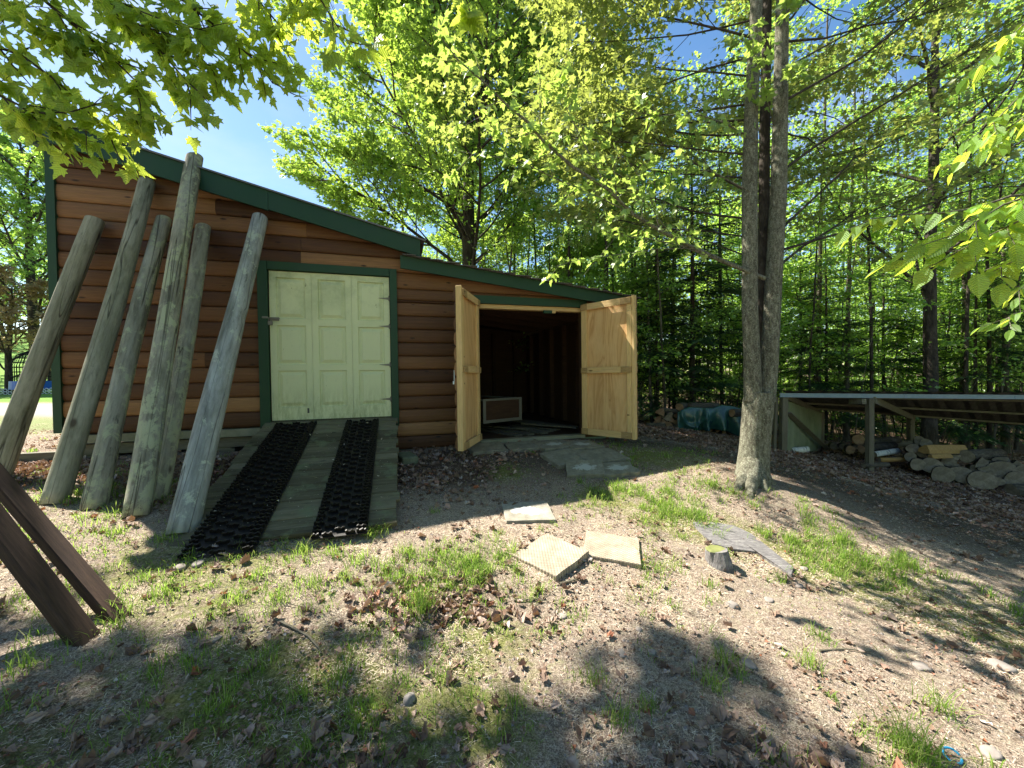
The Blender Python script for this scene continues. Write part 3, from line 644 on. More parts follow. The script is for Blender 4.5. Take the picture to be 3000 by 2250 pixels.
mb = MB(); mb.box((-2.845, -.036, 1.06), (-2.822, -.031, 1.125)); mb.build('flush_bolt', M['darkmetal'], shed)
# lean-to opening
mb = MB(); mb.box((-.60, -.062, 2.610), (1.26, -.02, 2.725)); mb.build('header_trim', M['green'], shed)
mb = MB(); mb.box((-.60, -.018, 2.545), (1.25, .09, 2.606)); mb.build('header', M['newwood_h'], shed)
mb = MB(); mb.box((.52, -.05, 2.500), (.66, -.005, 2.545), 0); mb.build('door_catch', M['green'], shed)
mb = MB(); mb.box((.661, -.05, 2.505), (.72, -.005, 2.545)); mb.build('door_catch_block', M['newwood_h'], shed)
mb = MB(); mb.box((-.585, -.01, .50), (-.545, .10, 2.605)); mb.build('door_jamb', M['interior'], shed)
mb = MB(); mb.box((1.19, -.01, .50), (1.23, .10, 2.605)); mb.build('door_jamb', M['interior'], shed)
mb = MB(); mb.box((-.58, -.045, .50), (1.22, .10, .553)); mb.build('threshold', M['skirt'], shed)
mb = MB(); mb.tube([(.30, .42, 2.78), (.30, .42, 2.73)], [.05, .035], 12); mb.build('lamp_holder', M['darkmetal'], shed)
mb = MB(); mb.tube([(.30, .42, 2.73), (.30, .42, 2.70), (.30, .42, 2.67), (.30, .42, 2.645), (.30, .42, 2.635)], [.015, .022, .032, .026, .008], 12); mb.build('light_bulb', M['bulb'], shed, smooth=True)
# the two framed plywood doors; built in the plane y=0 from the hinge at x=0
def leafdoor(hinge, end, W, z0, z1, sgn, label, notch):
    """sgn: which side (y) the inner face with the framing looks to"""
    d = empty('framed_door', (hinge[0], hinge[1], 0), 0); d.parent = shed
    # direction in shed axes
    a = math.atan2(end[1] - hinge[1], end[0] - hinge[0]); d.rotation_euler = (0, 0, a); d['label'] = label
    t = .014; s = sgn
    B = lambda x0, y0, zz0, x1, y1, zz1: ((x0, min(y0, y1), zz0), (x1, max(y0, y1), zz1))
    mb = MB(); mb.box(*B(.005, 0, z0, W, s * t, z1)); mb.build('plywood_panel', M['ply'], d)
    mb = MB(); mb.box(*B(.0, s * (t + .001), z0 + .005, .10, s * (t + .035), z1 - .01)); mb.build('stile', M['newwood'], d, bevel=.003)
    mb = MB(); mb.box(*B(W - .11, s * (t + .001), z0 + .005, W - .035, s * (t + .035), z1 - .01)); mb.build('stile', M['newwood'], d, bevel=.003)
    mb = MB(); mb.box(*B(W - .030, -s * .022, z0 + .002, W + .012, s * (t + .037), z1 + .01)); mb.build('edge_post', M['newwood'], d, bevel=.003)
    for (c0, c1) in ((z0 + .008, z0 + .105), ((z0 + z1) / 2 - .045 - notch, (z0 + z1) / 2 + .045 - notch), (z1 - .11, z1 - .015)):
        mb = MB(); mb.box(*B(.12, s * (t + .036), c0, W - .20, s * (t + .055), c1)); mb.build('rail', M['newwood_h'], d, bevel=.003)
        for (e0, e1) in ((.0, .118), (W - .198, W - .034)):
            mb = MB(); mb.box(*B(e0, s * (t + .036), c0 + .002, e1, s * (t + .057), c1 - .002)); mb.build('rail_block', M['endwood'], d, bevel=.003)
    # outside cladding: log boards whose ends show past the edge
    mb = MB(); z = z0
    while z < z1 - .05:
        h = min(.19, z1 - z); V = []
        pr = [(0, 0), (.12, .022), (.5, .034), (.88, .022), (1, 0)]
        for e in (.0, W + .008):
            for q, o in pr: V.append((e, -s * (.023 + o), z + q * h))
        n = 5; mb.add(V, [(j, n + j, n + j + 1, j + 1) for j in range(4)] + [tuple(range(5)), tuple(range(9, 4, -1)), (0, 4, 9, 5)]); z += .1905
    mb.build('cladding', M['siding'], d)
    for zz in (z0 + .3, z1 - .3):
        mb = MB(); mb.box(*B(-.02, -s * .06, zz - .03, .16, -s * .065, zz + .03)); mb.build('hinge_plate', M['darkmetal'], d)
    return d
R2 = lambda vx, vy: (vx * math.cos(AZ) + vy * math.sin(AZ), -vx * math.sin(AZ) + vy * math.cos(AZ))   # world direction to shed axes
v = R2(-.155, -.86); h = (-.56, -.045); ld = leafdoor(h, (h[0] + v[0], h[1] + v[1]), .86, .565, 2.66, 1, 'left door of the open lean-to, swung out towards the viewer', .0)
mb = MB(); mb.box((.80, -.075, 1.42), (.87, -.058, 1.46)); mb.tube([(.84, -.066, 1.459), (.84, -.066, 1.60)], [.006, .006], 6); mb.build('latch', M['white'], ld)
v = R2(.652, -.64); h = (1.195, -.045); leafdoor(h, (h[0] + v[0], h[1] + v[1]), .90, .565, 2.66, -1, 'right door of the open lean-to, plywood face turned to the viewer', .02)

# things kept in the lean-to
cart = empty('box_trailer', (0, 0, 0), 0)
cp = shed.matrix_basis.copy(); SM = Matrix.Translation((0, WD, 0)) @ Matrix.Rotation(AZ, 4, 'Z')
cl = SM @ Vector((.08, .85, .50)); cart.location = cl; cart.rotation_euler = (0, 0, AZ + .42)
tag(cart, 'small dark box trailer with metal edging standing in the lean-to', 'trailer')
mb = MB(); mb.box((-.42, 0, .25), (.42, .02, .62)); mb.box((-.42, .02, .25), (-.40, 1.2, .62)); mb.box((.40, .02, .25), (.42, 1.2, .62)); mb.box((-.40, 1.18, .25), (.40, 1.2, .62)); mb.box((-.40, .02, .25), (.40, 1.18, .27)); mb.build('box', M['interior'], cart)
for a, b in (((-.44, -.012, .22), (.44, -.001, .27)), ((-.44, -.014, .60), (.44, .03, .635)), ((-.44, -.012, .271), (-.38, -.001, .599)), ((.38, -.012, .271), (.44, -.001, .599)), ((-.44, .03, .60), (-.39, 1.2, .63)), ((.39, .03, .60), (.44, 1.2, .63))):
    mb = MB(); mb.box(a, b); mb.build('edge_rail', M['steel'], cart)
for x in (-.50, .50):
    mb = MB(); mb.tube([(x - .05, .6, .2), (x + .05, .6, .2)], [.2, .2], 20); mb.build('wheel', M['rubber'], cart)
rp = random.Random(11)
PLK = [(.25, .45, .05, 2.2), (.48, .5, .02, 2.0), (.75, .55, -.02, 2.1), (.95, .75, .1, 2.0), (1.15, .9, .06, 2.2), (.62, .95, .35, 1.6), (1.35, 1.1, -.05, 1.8), (1.0, 1.35, .15, 2.0), (1.4, .6, .3, 1.2)]
for i, (x, y, a, L) in enumerate(PLK):
    mb = MB(); mb.box((-.07, 0, 0), (.07, L, .03)); z = .502 + (.033 if i >= 5 else 0) + (.033 if i >= 7 else 0)
    p = SM @ Vector((x, y, z)); o = mb.build('plank', M['oldwood'], None, loc=p, rot=(0, 0, AZ + a + .35))
    tag(o, ['grey plank nearest the trailer', 'second plank from the trailer', 'middle plank near the threshold', 'plank right of the middle', 'long plank by the right wall', 'skewed plank lying across the others', 'topmost plank against the right wall', 'upper plank at the back', 'short plank by the right door jamb'][i] + ' on the lean-to floor', 'plank', 'loose planks on the lean-to floor')

# ------------------------------------------------------------------ the ramp and its mats
A = on_wall(783, 1236, .07); B = on_wall(1158, 1226, .07); A[2] = B[2] = .955
Cg = on_ground(1168, 1541); Dg = on_ground(520, 1602)
nrm = -WN; L = 2.30
ux = (B - A); ux[2] = 0; WR = np.linalg.norm(ux); ux /= WR
ex = nrm - 0
Cx = B + nrm * L + ux * .02; Dx = A + nrm * (L + .02) - ux * .03
zg = (gz1(Cx[0], Cx[1]) + gz1(Dx[0], Dx[1])) / 2 + .03
ramp = empty('wooden_ramp', tuple(A), AZ); tag(ramp, 'weathered plank ramp rising to the cream door', 'ramp')
dz = (zg - A[2]) / L; ang = math.atan2(-dz, 1)
SL = math.hypot(L, A[2] - zg)
RM = Matrix.Rotation(ang, 4, 'X')                     # local: -y runs down the slope
def rampo(name, mb, mat, bevel=0):
    o = mb.build(name, mat, ramp, bevel=bevel); o.matrix_local = RM; return o
mb = MB(); rng = random.Random(5); y = 0; k = 0
while y < SL - .03:
    wd = .135 + rng.uniform(-.004, .006); 
    e0, e1 = rng.uniform(-.02, .012), rng.uniform(-.012, .02); q = .006
    y1 = min(y + wd, SL); z = rng.uniform(-.004, .003)
    mb.box((-.03 + e0, -y1 + q, -.038 + z), (WR + .02 + e1, -y, z)); y = y1; k += 1
rampo('deck', mb, M['greywood'], .004)
for x in (.06, WR / 2, WR - .10):
    mb = MB(); mb.box((x, -SL + .12, -.17), (x + .045, -.02, -.042)); rampo('stringer', mb, M['oldwood_x'])
def mat_obj(x0, x1, y0, y1, label, seed):
    rng = random.Random(seed); mb = MB(); W = x1 - x0
    mb.box((0, -y1, .004), (W, -y0, .012)); y = y0 + .02; j = 0
    while y < y1 - .02:
        n = 5; cell = W / n
        for i in range(n):
            if (i in (0,)) or (i == n - 1) or (i + j) % 2 == 0:
                a = i * cell + rng.uniform(0, .01); b = (i + 1) * cell - rng.uniform(.0, .012); 
                if i == 0 and j % 2: b -= .25 * cell
                m = 6; V = []
                for q in range(m + 1):
                    x = a + (b - a) * q / m; wv = .004 * math.sin(q * 1.9 + i + j) + rng.uniform(-.0015, .0015); hh = .042 + wv
                    V += [(x, -y - .004, .012), (x, -y - .010 + wv, hh), (x, -y + .004 + wv, hh), (x, -y + .014, .012)]
                F = [(4*q + r, 4*q + 4 + r, 4*q + 5 + r, 4*q + 1 + r) for q in range(m) for r in range(3)] + [(0, 1, 2, 3), (4*m + 3, 4*m + 2, 4*m + 1, 4*m)]
                mb.add(V, F)
        y += .05; j += 1
    o = mb.build('rubber_mat', M['rubber']); o.matrix_world = Matrix.Translation(tuple(A)) @ Matrix.Rotation(AZ, 4, 'Z') @ RM @ Matrix.Translation((x0, 0, .002)) ; tag(o, label, 'mat', 'rubber mats on the ramp'); return o
mat_obj(.13, .60, .10, SL + .16, 'wider black ribbed rubber mat on the ramp side next to the leaning poles', 1)
mat_obj(.95, 1.36, .10, SL + .10, 'black ribbed rubber mat on the ramp side next to the mossy block', 2)

# ------------------------------------------------------------------ weathered poles leaning on the shed front
def pole(bot, top, r0, r1, mat, label, seed, notch=None, nn=0):
    rng = np.random.RandomState(seed); bot = np.array(bot, float); top = np.array(top, float); d = top - bot; Lp = np.linalg.norm(d); n = 28; m = 34
    ph = rng.rand(6) * 6.28; V = []; ring = []
    a = np.arange(n) * 2 * math.pi / n
    zs = np.linspace(0, 1, m)
    for i, t in enumerate(zs):
        r = r0 + (r1 - r0) * t; rr = r * (1 + .02 * np.sin(3 * a + ph[0] + 2 * t) + .018 * np.sin(2 * a + ph[1] - 3 * t) + .02 * math.sin(9 * t + ph[2]) + .008 * (rng.rand(n) - .5))
        # a long drying crack
        rr = rr - .010 * np.exp(-((a - 4.4 - .35 * math.sin(3 * t + ph[3])) / .07) ** 2) * (t > .1)
        if notch and abs(t - notch[0]) < .02: rr = rr * (1 - .22 * np.exp(-((a - notch[1]) / .5) ** 2))
        z = t * Lp + (0 if i else .0)
        ring.append(np.c_[np.cos(a) * rr + .012 * math.sin(4 * t + ph[4]), np.sin(a) * rr + .012 * math.sin(3 * t + ph[5]), np.full(n, z)])
    tl_ = (rng.rand(2) - .5) * .5
    e1 = ring[-1]; e1[:, 2] += e1[:, :2] @ tl_; e1 = e1.copy()
    V = np.concatenate(ring + [e1, [e1.mean(0)], [[0, 0, 0]]])
    F = [(i*n+j, i*n+(j+1) % n, (i+1)*n+(j+1) % n, (i+1)*n+j) for i in range(m - 1) for j in range(n)]
    T = [((m)*n+j, (m)*n+(j+1) % n, (m+1)*n) for j in range(n)] + [(j, (m+1)*n+1, (j+1) % n) for j in range(n)]
    me = mk_mesh('pole', V, [np.array(F), np.array(T)], mat, True)
    for pl in me.polygons:
        if len(pl.vertices) == 3: pl.use_smooth = False
    o = link('leaning_pole', me); q = Vector(d).to_track_quat('Z', 'Y'); o.rotation_mode = 'QUATERNION'; o.rotation_quaternion = q; o.location = bot - np.array([0, 0, .03])
    return tag(o, label, 'pole', 'weathered poles leaning on the shed')
S = 3000 / 2212
def gpt(x, y): return on_ground(x * S, y * S)
W_ = lambda x, y, off: on_wall(x * S, y * S, off)
pole(gpt(-8, 1040), W_(203, 470, .13), .090, .084, M['pole_a'], 'olive grey pole with a split end, leaning farthest from the cream door', 1)
pole(gpt(120, 1083), W_(318, 385, .12), .086, .078, M['pole_a'], 'tall smooth grey pole whose top meets the green roof board', 2)
pole(gpt(196, 1096), W_(354, 470, .11), .084, .072, M['pole_b'], 'shorter lichen-spotted pole with dark blotches, left of the tallest pole', 3)
G4 = gpt(292, 1110); Q4 = W_(411, 400, .20 + .03 + .085); k4 = 1.14
pole(G4, G4 + (Q4 - G4) * k4, .090, .080, M['pole_b'], 'tallest pole, standing up past the roof edge against the sky', 4)
pole(gpt(340, 1075), W_(441, 486, .10), .072, .076, M['pole_b'], 'mottled half-hidden pole tucked behind the tallest pole', 5)
pole(gpt(395, 1148), W_(560, 466, .12), .104, .084, M['pole_c'], 'blue-grey pole with a notch, leaning closest to the cream door', 6, notch=(.58, 3.0))
# two brown timbers of a leaning frame whose top is out of the picture
tf = gpt(272, 1338); tb = gpt(198, 1382)
fr = empty('timber_frame', (float(tf[0]), float(tf[1]), float(tf[2]))); tag(fr, 'two dark brown squared timbers slanting down to the grass from beyond the picture', 'timber frame')
def timber(p, q, wd, th):
    mb = MB(); p = np.array(p) - tf; q = np.array(q) - tf; mb.beam((0, 0, 0), (0, 0, float(np.linalg.norm(q - p))), wd, th, up=(0, 1, 0)); o = mb.build('leg', M['brownbeam'], fr, bevel=.006)
    o.rotation_mode = 'QUATERNION'; o.rotation_quaternion = Vector(q - p).to_track_quat('Z', 'Y'); o.location = p
qa = at(-270, 1085, 2.35); qb = at(-350, 1085, 2.12)
timber(tf - [0, 0, .05], tf + (qa - tf) * 1.9, .085, .06); timber(tb - [0, 0, .05], tb + (qb - tb) * 1.75, .095, .07)
# ------------------------------------------------------------------ slabs on the ground
SG = 'square slabs lying in front of the shed'
def slab(px, size, mat, label, rot, th=.075, tilt=(0, 0), lift=.05, ins=0, ragged=.008, seed=0):
    c = on_ground(px[0] * S, px[1] * S); rng = np.random.RandomState(seed + 50); w, h = size; n = 6
    P = []
    for (ax, ay), (bx, by) in (((-1,-1),(1,-1)), ((1,-1),(1,1)), ((1,1),(-1,1)), ((-1,1),(-1,-1))):
        for i in range(n): t = i / n; P.append(((ax + (bx-ax) * t) * w / 2, (ay + (by-ay) * t) * h / 2))
    P = np.array(P) + (rng.rand(len(P), 2) - .5) * ragged; m = len(P)
    V = np.r_[np.c_[P * .985, np.full(m, lift)], np.c_[P, np.full(m, lift - .006)], np.c_[P * 1.0, np.full(m, lift - th)]]
    F = [tuple(range(m))] ; Q = [(i + k*m + m, (i+1) % m + k*m + m, (i+1) % m + k*m, i + k*m) for k in (0, 1) for i in range(m)]
    me = mk_mesh('slab', V, [np.array([range(m)]), np.array(Q)], mat)
    e = .25; gx = (gz1(c[0] + e, c[1]) - gz1(c[0] - e, c[1])) / (2*e); gy = (gz1(c[0], c[1] + e) - gz1(c[0], c[1] - e)) / (2*e)
    up = Vector((-gx + tilt[0], -gy + tilt[1], 1)).normalized(); q = Vector((0, 0, 1)).rotation_difference(up)
    o = link('paving_slab', me); o.matrix_world = Matrix.Translation(tuple(c)) @ q.to_matrix().to_4x4() @ Matrix.Rotation(rot, 4, 'Z'); return tag(o, label, 'slab', SG)
slab((1052, 972), (.50, .42), M['pav'], 'dark rounded slab beside the foot of the left lean-to door', AZ, seed=1, ragged=.04)
slab((1133, 968), (.52, .40), M['pav'], 'plain dark slab at the threshold, second from the left lean-to door', AZ - .05, seed=2)
slab((1196, 966), (.50, .42), M['pav_w'], 'slab with a pale lichen patch at the threshold of the lean-to', AZ + .1, seed=3)
slab((1256, 966), (.50, .42), M['pav_w'], 'pale-blotched slab with a grass tuft by the right lean-to door', AZ + .1, seed=4)
slab((1225, 992), (.56, .46), M['pav'], 'plain slab in the second row below the threshold', AZ + .15, seed=5)
slab((1297, 990), (.60, .46), M['pav'], 'large plain slab in the second row nearest the right door', AZ + .12, seed=6)
slab((1263, 1018), (.45, .36), M['pav_w'], 'tilted slab with white stains lying loose on the others', AZ - .35, tilt=(-.05, -.09), lift=.06, seed=7)
slab((1333, 1018), (.44, .36), M['pav_w'], 'slab with a small white patch at the grass edge', AZ - .2, seed=8, ragged=.05)
slab((1140, 1107), (.46, .38), M['pav_p'], 'slab with a spattered white paint patch at the edge of the shade', .14, seed=9, lift=.02)
slab((1190, 1203), (.42, .42), M['pav_d'], 'patterned tan slab with one raised corner, nearest the camera', math.radians(46), tilt=(-.07, .03), lift=.035, th=.05, seed=10)
slab((1321, 1185), (.43, .40), M['pav_d'], 'patterned tan slab lying flat beside the raised one', math.radians(-16), tilt=(.02, .02), lift=.022, seed=11)

# mossy block beside the ramp, the old stump, stones, sticks, blue strap
p = on_ground(1192, 1352); mb = MB(); mb.box((-.10, -.17, -.06), (.10, .17, .09))
o = mb.build('mossy_block', M['mossblock'], loc=tuple(p), rot=(.05, .03, AZ + .25), bevel=.012); tag(o, 'mossy concrete block beside the ramp', 'block')
st = on_ground(2185, 1590); stump = empty('old_stump', tuple(st)); tag(stump, 'rotten grey stump with a long flat root lying in the grass', 'stump')
pts = [(2030, 1535), (2075, 1533), (2150, 1545), (2200, 1568), (2240, 1600), (2290, 1640), (2325, 1672), (2318, 1690), (2270, 1660), (2215, 1622), (2150, 1615), (2095, 1600), (2060, 1570)]
G = np.array([on_ground(*q) for q in pts]) - st; m = len(G); V = np.r_[G + [0, 0, .018], G * [1.03, 1.03, 1] - [0, 0, .04], [G.mean(0) + [0, 0, .028]]]
V[7 - 1][2] += .01
mk = mk_mesh('root', V, [np.array([(i, (i+1) % m, 2*m) for i in range(m)]), np.array([(i + m, (i+1) % m + m, (i+1) % m, i) for i in range(m)])], M['stump'])
link('root', mk, stump)
q = on_ground(2118, 1668) - st; mb = MB(); rr_ = np.random.RandomState(8)
mb.tube([q + [0, .05, -.05], q + [0, .055, .04], q + [-.01, .07, .12]], [.10, .088, .082], 18, jit=.22, rng=rr_); mb.build('stub', M['birch'] if False else M['stump'], stump)
mb = MB(); mb.tube([q + [-.01, .07, .121], q + [-.01, .07, .130]], [.078, .062], 12, jit=.2, rng=rr_); mb.build('moss_cap', M['moss'], stump)
def stone(px, py, r, label, sq=.55, seed=0, grp='stones lying in the grass'):
    import bmesh
    c = on_ground(px, py); bm = bmesh.new(); bmesh.ops.create_icosphere(bm, subdivisions=3, radius=1); rng = np.random.RandomState(seed + 200); D = rng.randn(9, 3); D /= np.linalg.norm(D, axis=1)[:, None]; dd = .72 + .25 * rng.rand(9)
    for v in bm.verts:
        u = np.array(v.co); 
        for n_, d_ in zip(D, dd):
            e = u @ n_ - d_
            if e > 0: u = u - n_ * e * .85
        v.co = (u * [1, .8, sq] * r).tolist()
    me = bpy.data.meshes.new('stone'); bm.to_mesh(me); bm.free(); me.materials.append(M['stone'])
    for pl in me.polygons: pl.use_smooth = True
    o = link('stone', me, loc=(c[0], c[1], c[2] + r * sq * .05), rot=(0, 0, rng.rand() * 6)); return tag(o, label, 'stone', grp)
STN = [(1198, 2052, .042, 'rounded pale grey stone on the moss at the bottom of the picture', .9), (628, 1873, .045, 'flat white stone in the grass right of the brown timbers', .3), (2356, 1667, .045, 'white-topped stone beyond the end of the stump root', .5),
 (2145, 1775, .052, 'whitish oval stone on bare soil in front of the stump', .6), (2252, 1757, .045, 'flat buff stone half sunk right of the oval stone', .3), (1645, 1805, .045, 'pale stone set in dry dirt below the patterned slabs', .3),
 (1910, 1912, .034, 'small white stone by the edge of the shade', .6), (1822, 1915, .040, 'brownish flat stone left of the small white stone', .4), (2030, 1935, .034, 'angular white pebble right of the small white stone', .7),
 (2340, 1717, .040, 'tan stone just below the white-topped stone', .5), (2195, 1735, .025, 'reddish pebble between stump and oval stone', .6), (2700, 1955, .06, 'light grey stone at the dirt strip on the far side', .4), (2930, 1950, .075, 'broad grey stone by the edge at the far side of the dirt', .4),
 (525, 1665, .06, 'brown rounded stone in front of the left mat', .5), (582, 1652, .06, 'second brown stone touching the left mat end', .45), (2905, 2210, .05, 'pale stone beside the blue strap', .5), (1872, 1845, .028, 'dark pebble above the shaded grass tufts', .7), (2195, 1945, .05, 'flat grey stone behind the grass tuft', .35),
 (1570, 1435, .03, 'small grey stone on the mossy soil near the ramp', .5), (1610, 1358, .035, 'white pebble on the soil below the slabs', .35)]
for i, (x, y, r, lb, sq) in enumerate(STN): stone(x, y, r * .82, lb, sq, i)
def stick(pts, r, label, mat='oldwood'):
    P = [on_ground(*q) + [0, 0, r * .8 + .004] for q in pts]; P = np.array(P); mb = MB(); o0 = P[0]; mb.tube(P - o0, np.linspace(r, r * .5, len(P)), 6); o = mb.build('stick', M[mat], loc=tuple(o0)); tag(o, label, 'stick', 'sticks on the ground')
stick([(800, 1815), (850, 1840), (905, 1870), (935, 1905), (940, 1920)], .008, 'curved grey stick on the shaded grass')
stick([(1640, 1715), (1690, 1702), (1715, 1695)], .010, 'short dark stick below the raised slab')
stick([(1505, 1762), (1560, 1760), (1610, 1765)], .006, 'thin dark twig on the bare dirt')
stick([(2400, 1910), (2480, 1905), (2560, 1915)], .006, 'long thin twig beside the far grass tuft')
P = on_ground(2790, 2222); mb = MB(); a = np.linspace(0, 2 * math.pi * .94, 26); mb.tube(np.c_[np.cos(a) * .030, np.sin(a) * .022, .012 + .012 * np.sin(a)], [.0042] * 26, 8); o = mb.build('blue_strap', M['bluerope'], loc=tuple(P), smooth=True); tag(o, 'light blue plastic loop lying on the dirt', 'strap')

# ------------------------------------------------------------------ the low open woodshed
ws = empty('open_woodshed', (5.08, 7.2, 0)); tag(ws, 'low open-sided wood shelter with blue-grey metal edge and leaning side panel', 'wood shelter')
def wl(P): return np.array(P) - np.array([5.08, 7.2, 0])
F0 = at(2285, 1151, 7.2); F1 = at(3000, 1156.5, 7.0); dF = F1 - F0; F2 = F0 + dF * 1.6
B0 = at(2392, 1200, 9.3); B1 = at(3000, 1250, 9.1); B2 = B0 + (B1 - B0) * 1.7; B0 = B0 + (B0 - B1) * .02
mb = MB(); nr = 60; V = []
for i in range(nr + 1):
    t = i / nr
    for (P0, P2) in ((F0, F2), (B0, B2)):
        Pp = P0 + (P2 - P0) * t; V.append(wl(Pp) + [0, 0, .012 * math.sin(i * 2.4) + .02])
V = np.array(V); V2 = V + [0, 0, .006]; F = [(2*i, 2*i+1, 2*i+3, 2*i+2) for i in range(nr)]; k = len(V)
V[0::2] += np.array([0, -.06, .018]); V2[0::2] += np.array([0, -.06, .018])
mb.add(np.r_[V, V2], F + [tuple(k + j for j in f[::-1]) for f in F]); mb.build('roof', M['roofing'], ws)
def fasc(t0, t1, mat, dy=0):
    a, b = wl(F0 + (F2 - F0) * t0), wl(F0 + (F2 - F0) * t1); mb = MB(); mb.beam(a + [0, dy, -.042], b + [0, dy, -.042], .025, .078); mb.build('fascia', M[mat], ws)
fasc(0, .32, 'bluemetal'); fasc(.321, .60, 'bluemetal'); fasc(.601, 1, 'bluemetal')
for t in (.02, .98):                                   # rafters and purlins
    a, b = F0 + (F2 - F0) * t, B0 + (B2 - B0) * t; mb = MB(); mb.beam(wl(a) + [0, .03, -.07], wl(b) + [0, 0, -.07], .05, .10); mb.build('rafter', M['oldwood_x'], ws)
for q in (.12, .5, .86):
    a, b = F0 + (B0 - F0) * q, F2 + (B2 - F2) * q; mb = MB(); mb.beam(wl(a) + [.05, 0, -.02], wl(b) + [0, 0, -.02], .09, .04); mb.build('purlin', M['oldwood_x'], ws)
def post(x, y, ztop, wd=.09, lean=0):
    mb = MB(); g = gz1(x, y) - .05; mb.beam(wl((x + lean, y, g)), wl((x, y, ztop)), wd, wd, up=(0, 1, 0)); mb.build('post', M['oldwood'], ws)
post(5.13, 7.26, F0[2] - .06, .10, -.02); post(5.02, 7.30, F0[2] - .08, .05, -.05)
Pm = at(2548, 1170, 7.12); post(Pm[0], 7.12, Pm[2] + .02, .09)
mb = MB(); mb.beam(wl(at(2532, 1176, 7.05)), wl(at(2532, 1176, 7.05)) + [.0, .28, -.02], .08, .10); mb.build('bracket', M['oldwood_x'], ws)
mb = MB(); mb.beam(wl(at(2560, 1172, 7.1)), wl(at(2670, 1222, 8.9)), .05, .12); mb.build('brace', M['oldwood_x'], ws)
Pq = at(2668, 1220, 9.0); post(Pq[0], 9.0, Pq[2], .10); post(F2[0] - .4, 6.95, F1[2] - .06, .09)
Pc = at(2398, 1206, 9.2); post(Pc[0], 9.2, Pc[2], .16)
a0 = wl((5.20, 7.32, 0)); a1 = wl((Pc[0] - .02, 9.1, 0)); g0, g1 = gz1(5.2, 7.32), gz1(Pc[0], 9.1)
mb = MB(); V = []; n = 26
for i in range(n + 1):
    t = i / n; b = a0 + (a1 - a0) * t; wv = .012 * math.sin(i * 1.7); top = (F0[2] - .13) * (1 - t) + (Pc[2] - .03) * t
    V += [(b[0] + wv, b[1], g0 * (1 - t) + g1 * t - .02), (b[0] + wv + .01, b[1], top), (b[0] + wv - .008, b[1], g0 * (1 - t) + g1 * t - .02), (b[0] + wv + .002, b[1], top)]
mb.add(V, [(4*i, 4*i+1, 4*i+5, 4*i+4) for i in range(n)] + [(4*i+2, 4*i+6, 4*i+7, 4*i+3) for i in range(n)]); mb.build('side_panel', M['panel'] if 'panel' in M else M['skirt'], ws)
mb = MB(); mb.beam((a0[0] + .06, a0[1], .75), (a1[0] + .0, a1[1] - .2, g1 + .05), .03, .09, up=(1, 0, 0)); mb.build('side_brace', M['oldwood_x'], ws)

# logs: each one its own thing
def log(P, d, L, r, label, grp, mats=('bark_log', 'logend'), shape='round', seed=0, cat='log', nm='log'):
    rng = np.random.RandomState(seed + 900); n = 18 if shape == 'round' else 7; d = np.array(d, float); d /= np.linalg.norm(d)
    if shape == 'round': a = np.arange(n) * 2 * math.pi / n; R = r * (1 + .07 * np.sin(2 * a + rng.rand() * 6) + .05 * np.sin(3 * a + rng.rand() * 6) + .03 * (rng.rand(n) - .5)); X, Y = np.cos(a) * R, np.sin(a) * R
    else:
        T = [np.array(q) for q in ((-.95, -.5), (.0, -.75), (.95, -.45), (.75, .1), (.1, .95), (-.3, .7), (-.7, .0))]; T = np.array(T) + (rng.rand(7, 2) - .5) * .3; th = rng.rand() * 6.28 if shape == 'split' else 0
        X = (T[:, 0] * math.cos(th) - T[:, 1] * math.sin(th)) * r; Y = (T[:, 0] * math.sin(th) + T[:, 1] * math.cos(th)) * r
    V = []; m = 5
    for i in range(m):
        s = 1 if 0 < i < m - 1 else .97; wob = (rng.rand(2) - .5) * r * .08
        V.append(np.c_[X * s + wob[0], Y * s + wob[1], np.full(n, L * i / (m - 1)) + (rng.rand(n) - .5) * .006])
    F = [(i*n+j, i*n+(j+1) % n, (i+1)*n+(j+1) % n, (i+1)*n+j) for i in range(m-1) for j in range(n)]
    me = mk_mesh(nm, np.concatenate(V), [np.array(F), np.array([list(range(n))[::-1], list(range((m-1)*n, m*n))])], [M[mats[0]], M[mats[1]]], shape == 'round', [np.zeros(len(F)), np.ones(2)])
    for pl in me.polygons:
        if len(pl.vertices) == n: pl.use_smooth = False
    o = link(nm, me); o.rotation_mode = 'QUATERNION'; o.rotation_quaternion = Vector(d).to_track_quat('Z', 'Y'); o.location = P; return tag(o, label, cat, grp)
RG = 'logs stacked under the wood shelter'
def zl(x, y): return (2550 + x / 4.74, 1100 + y / 4.74)
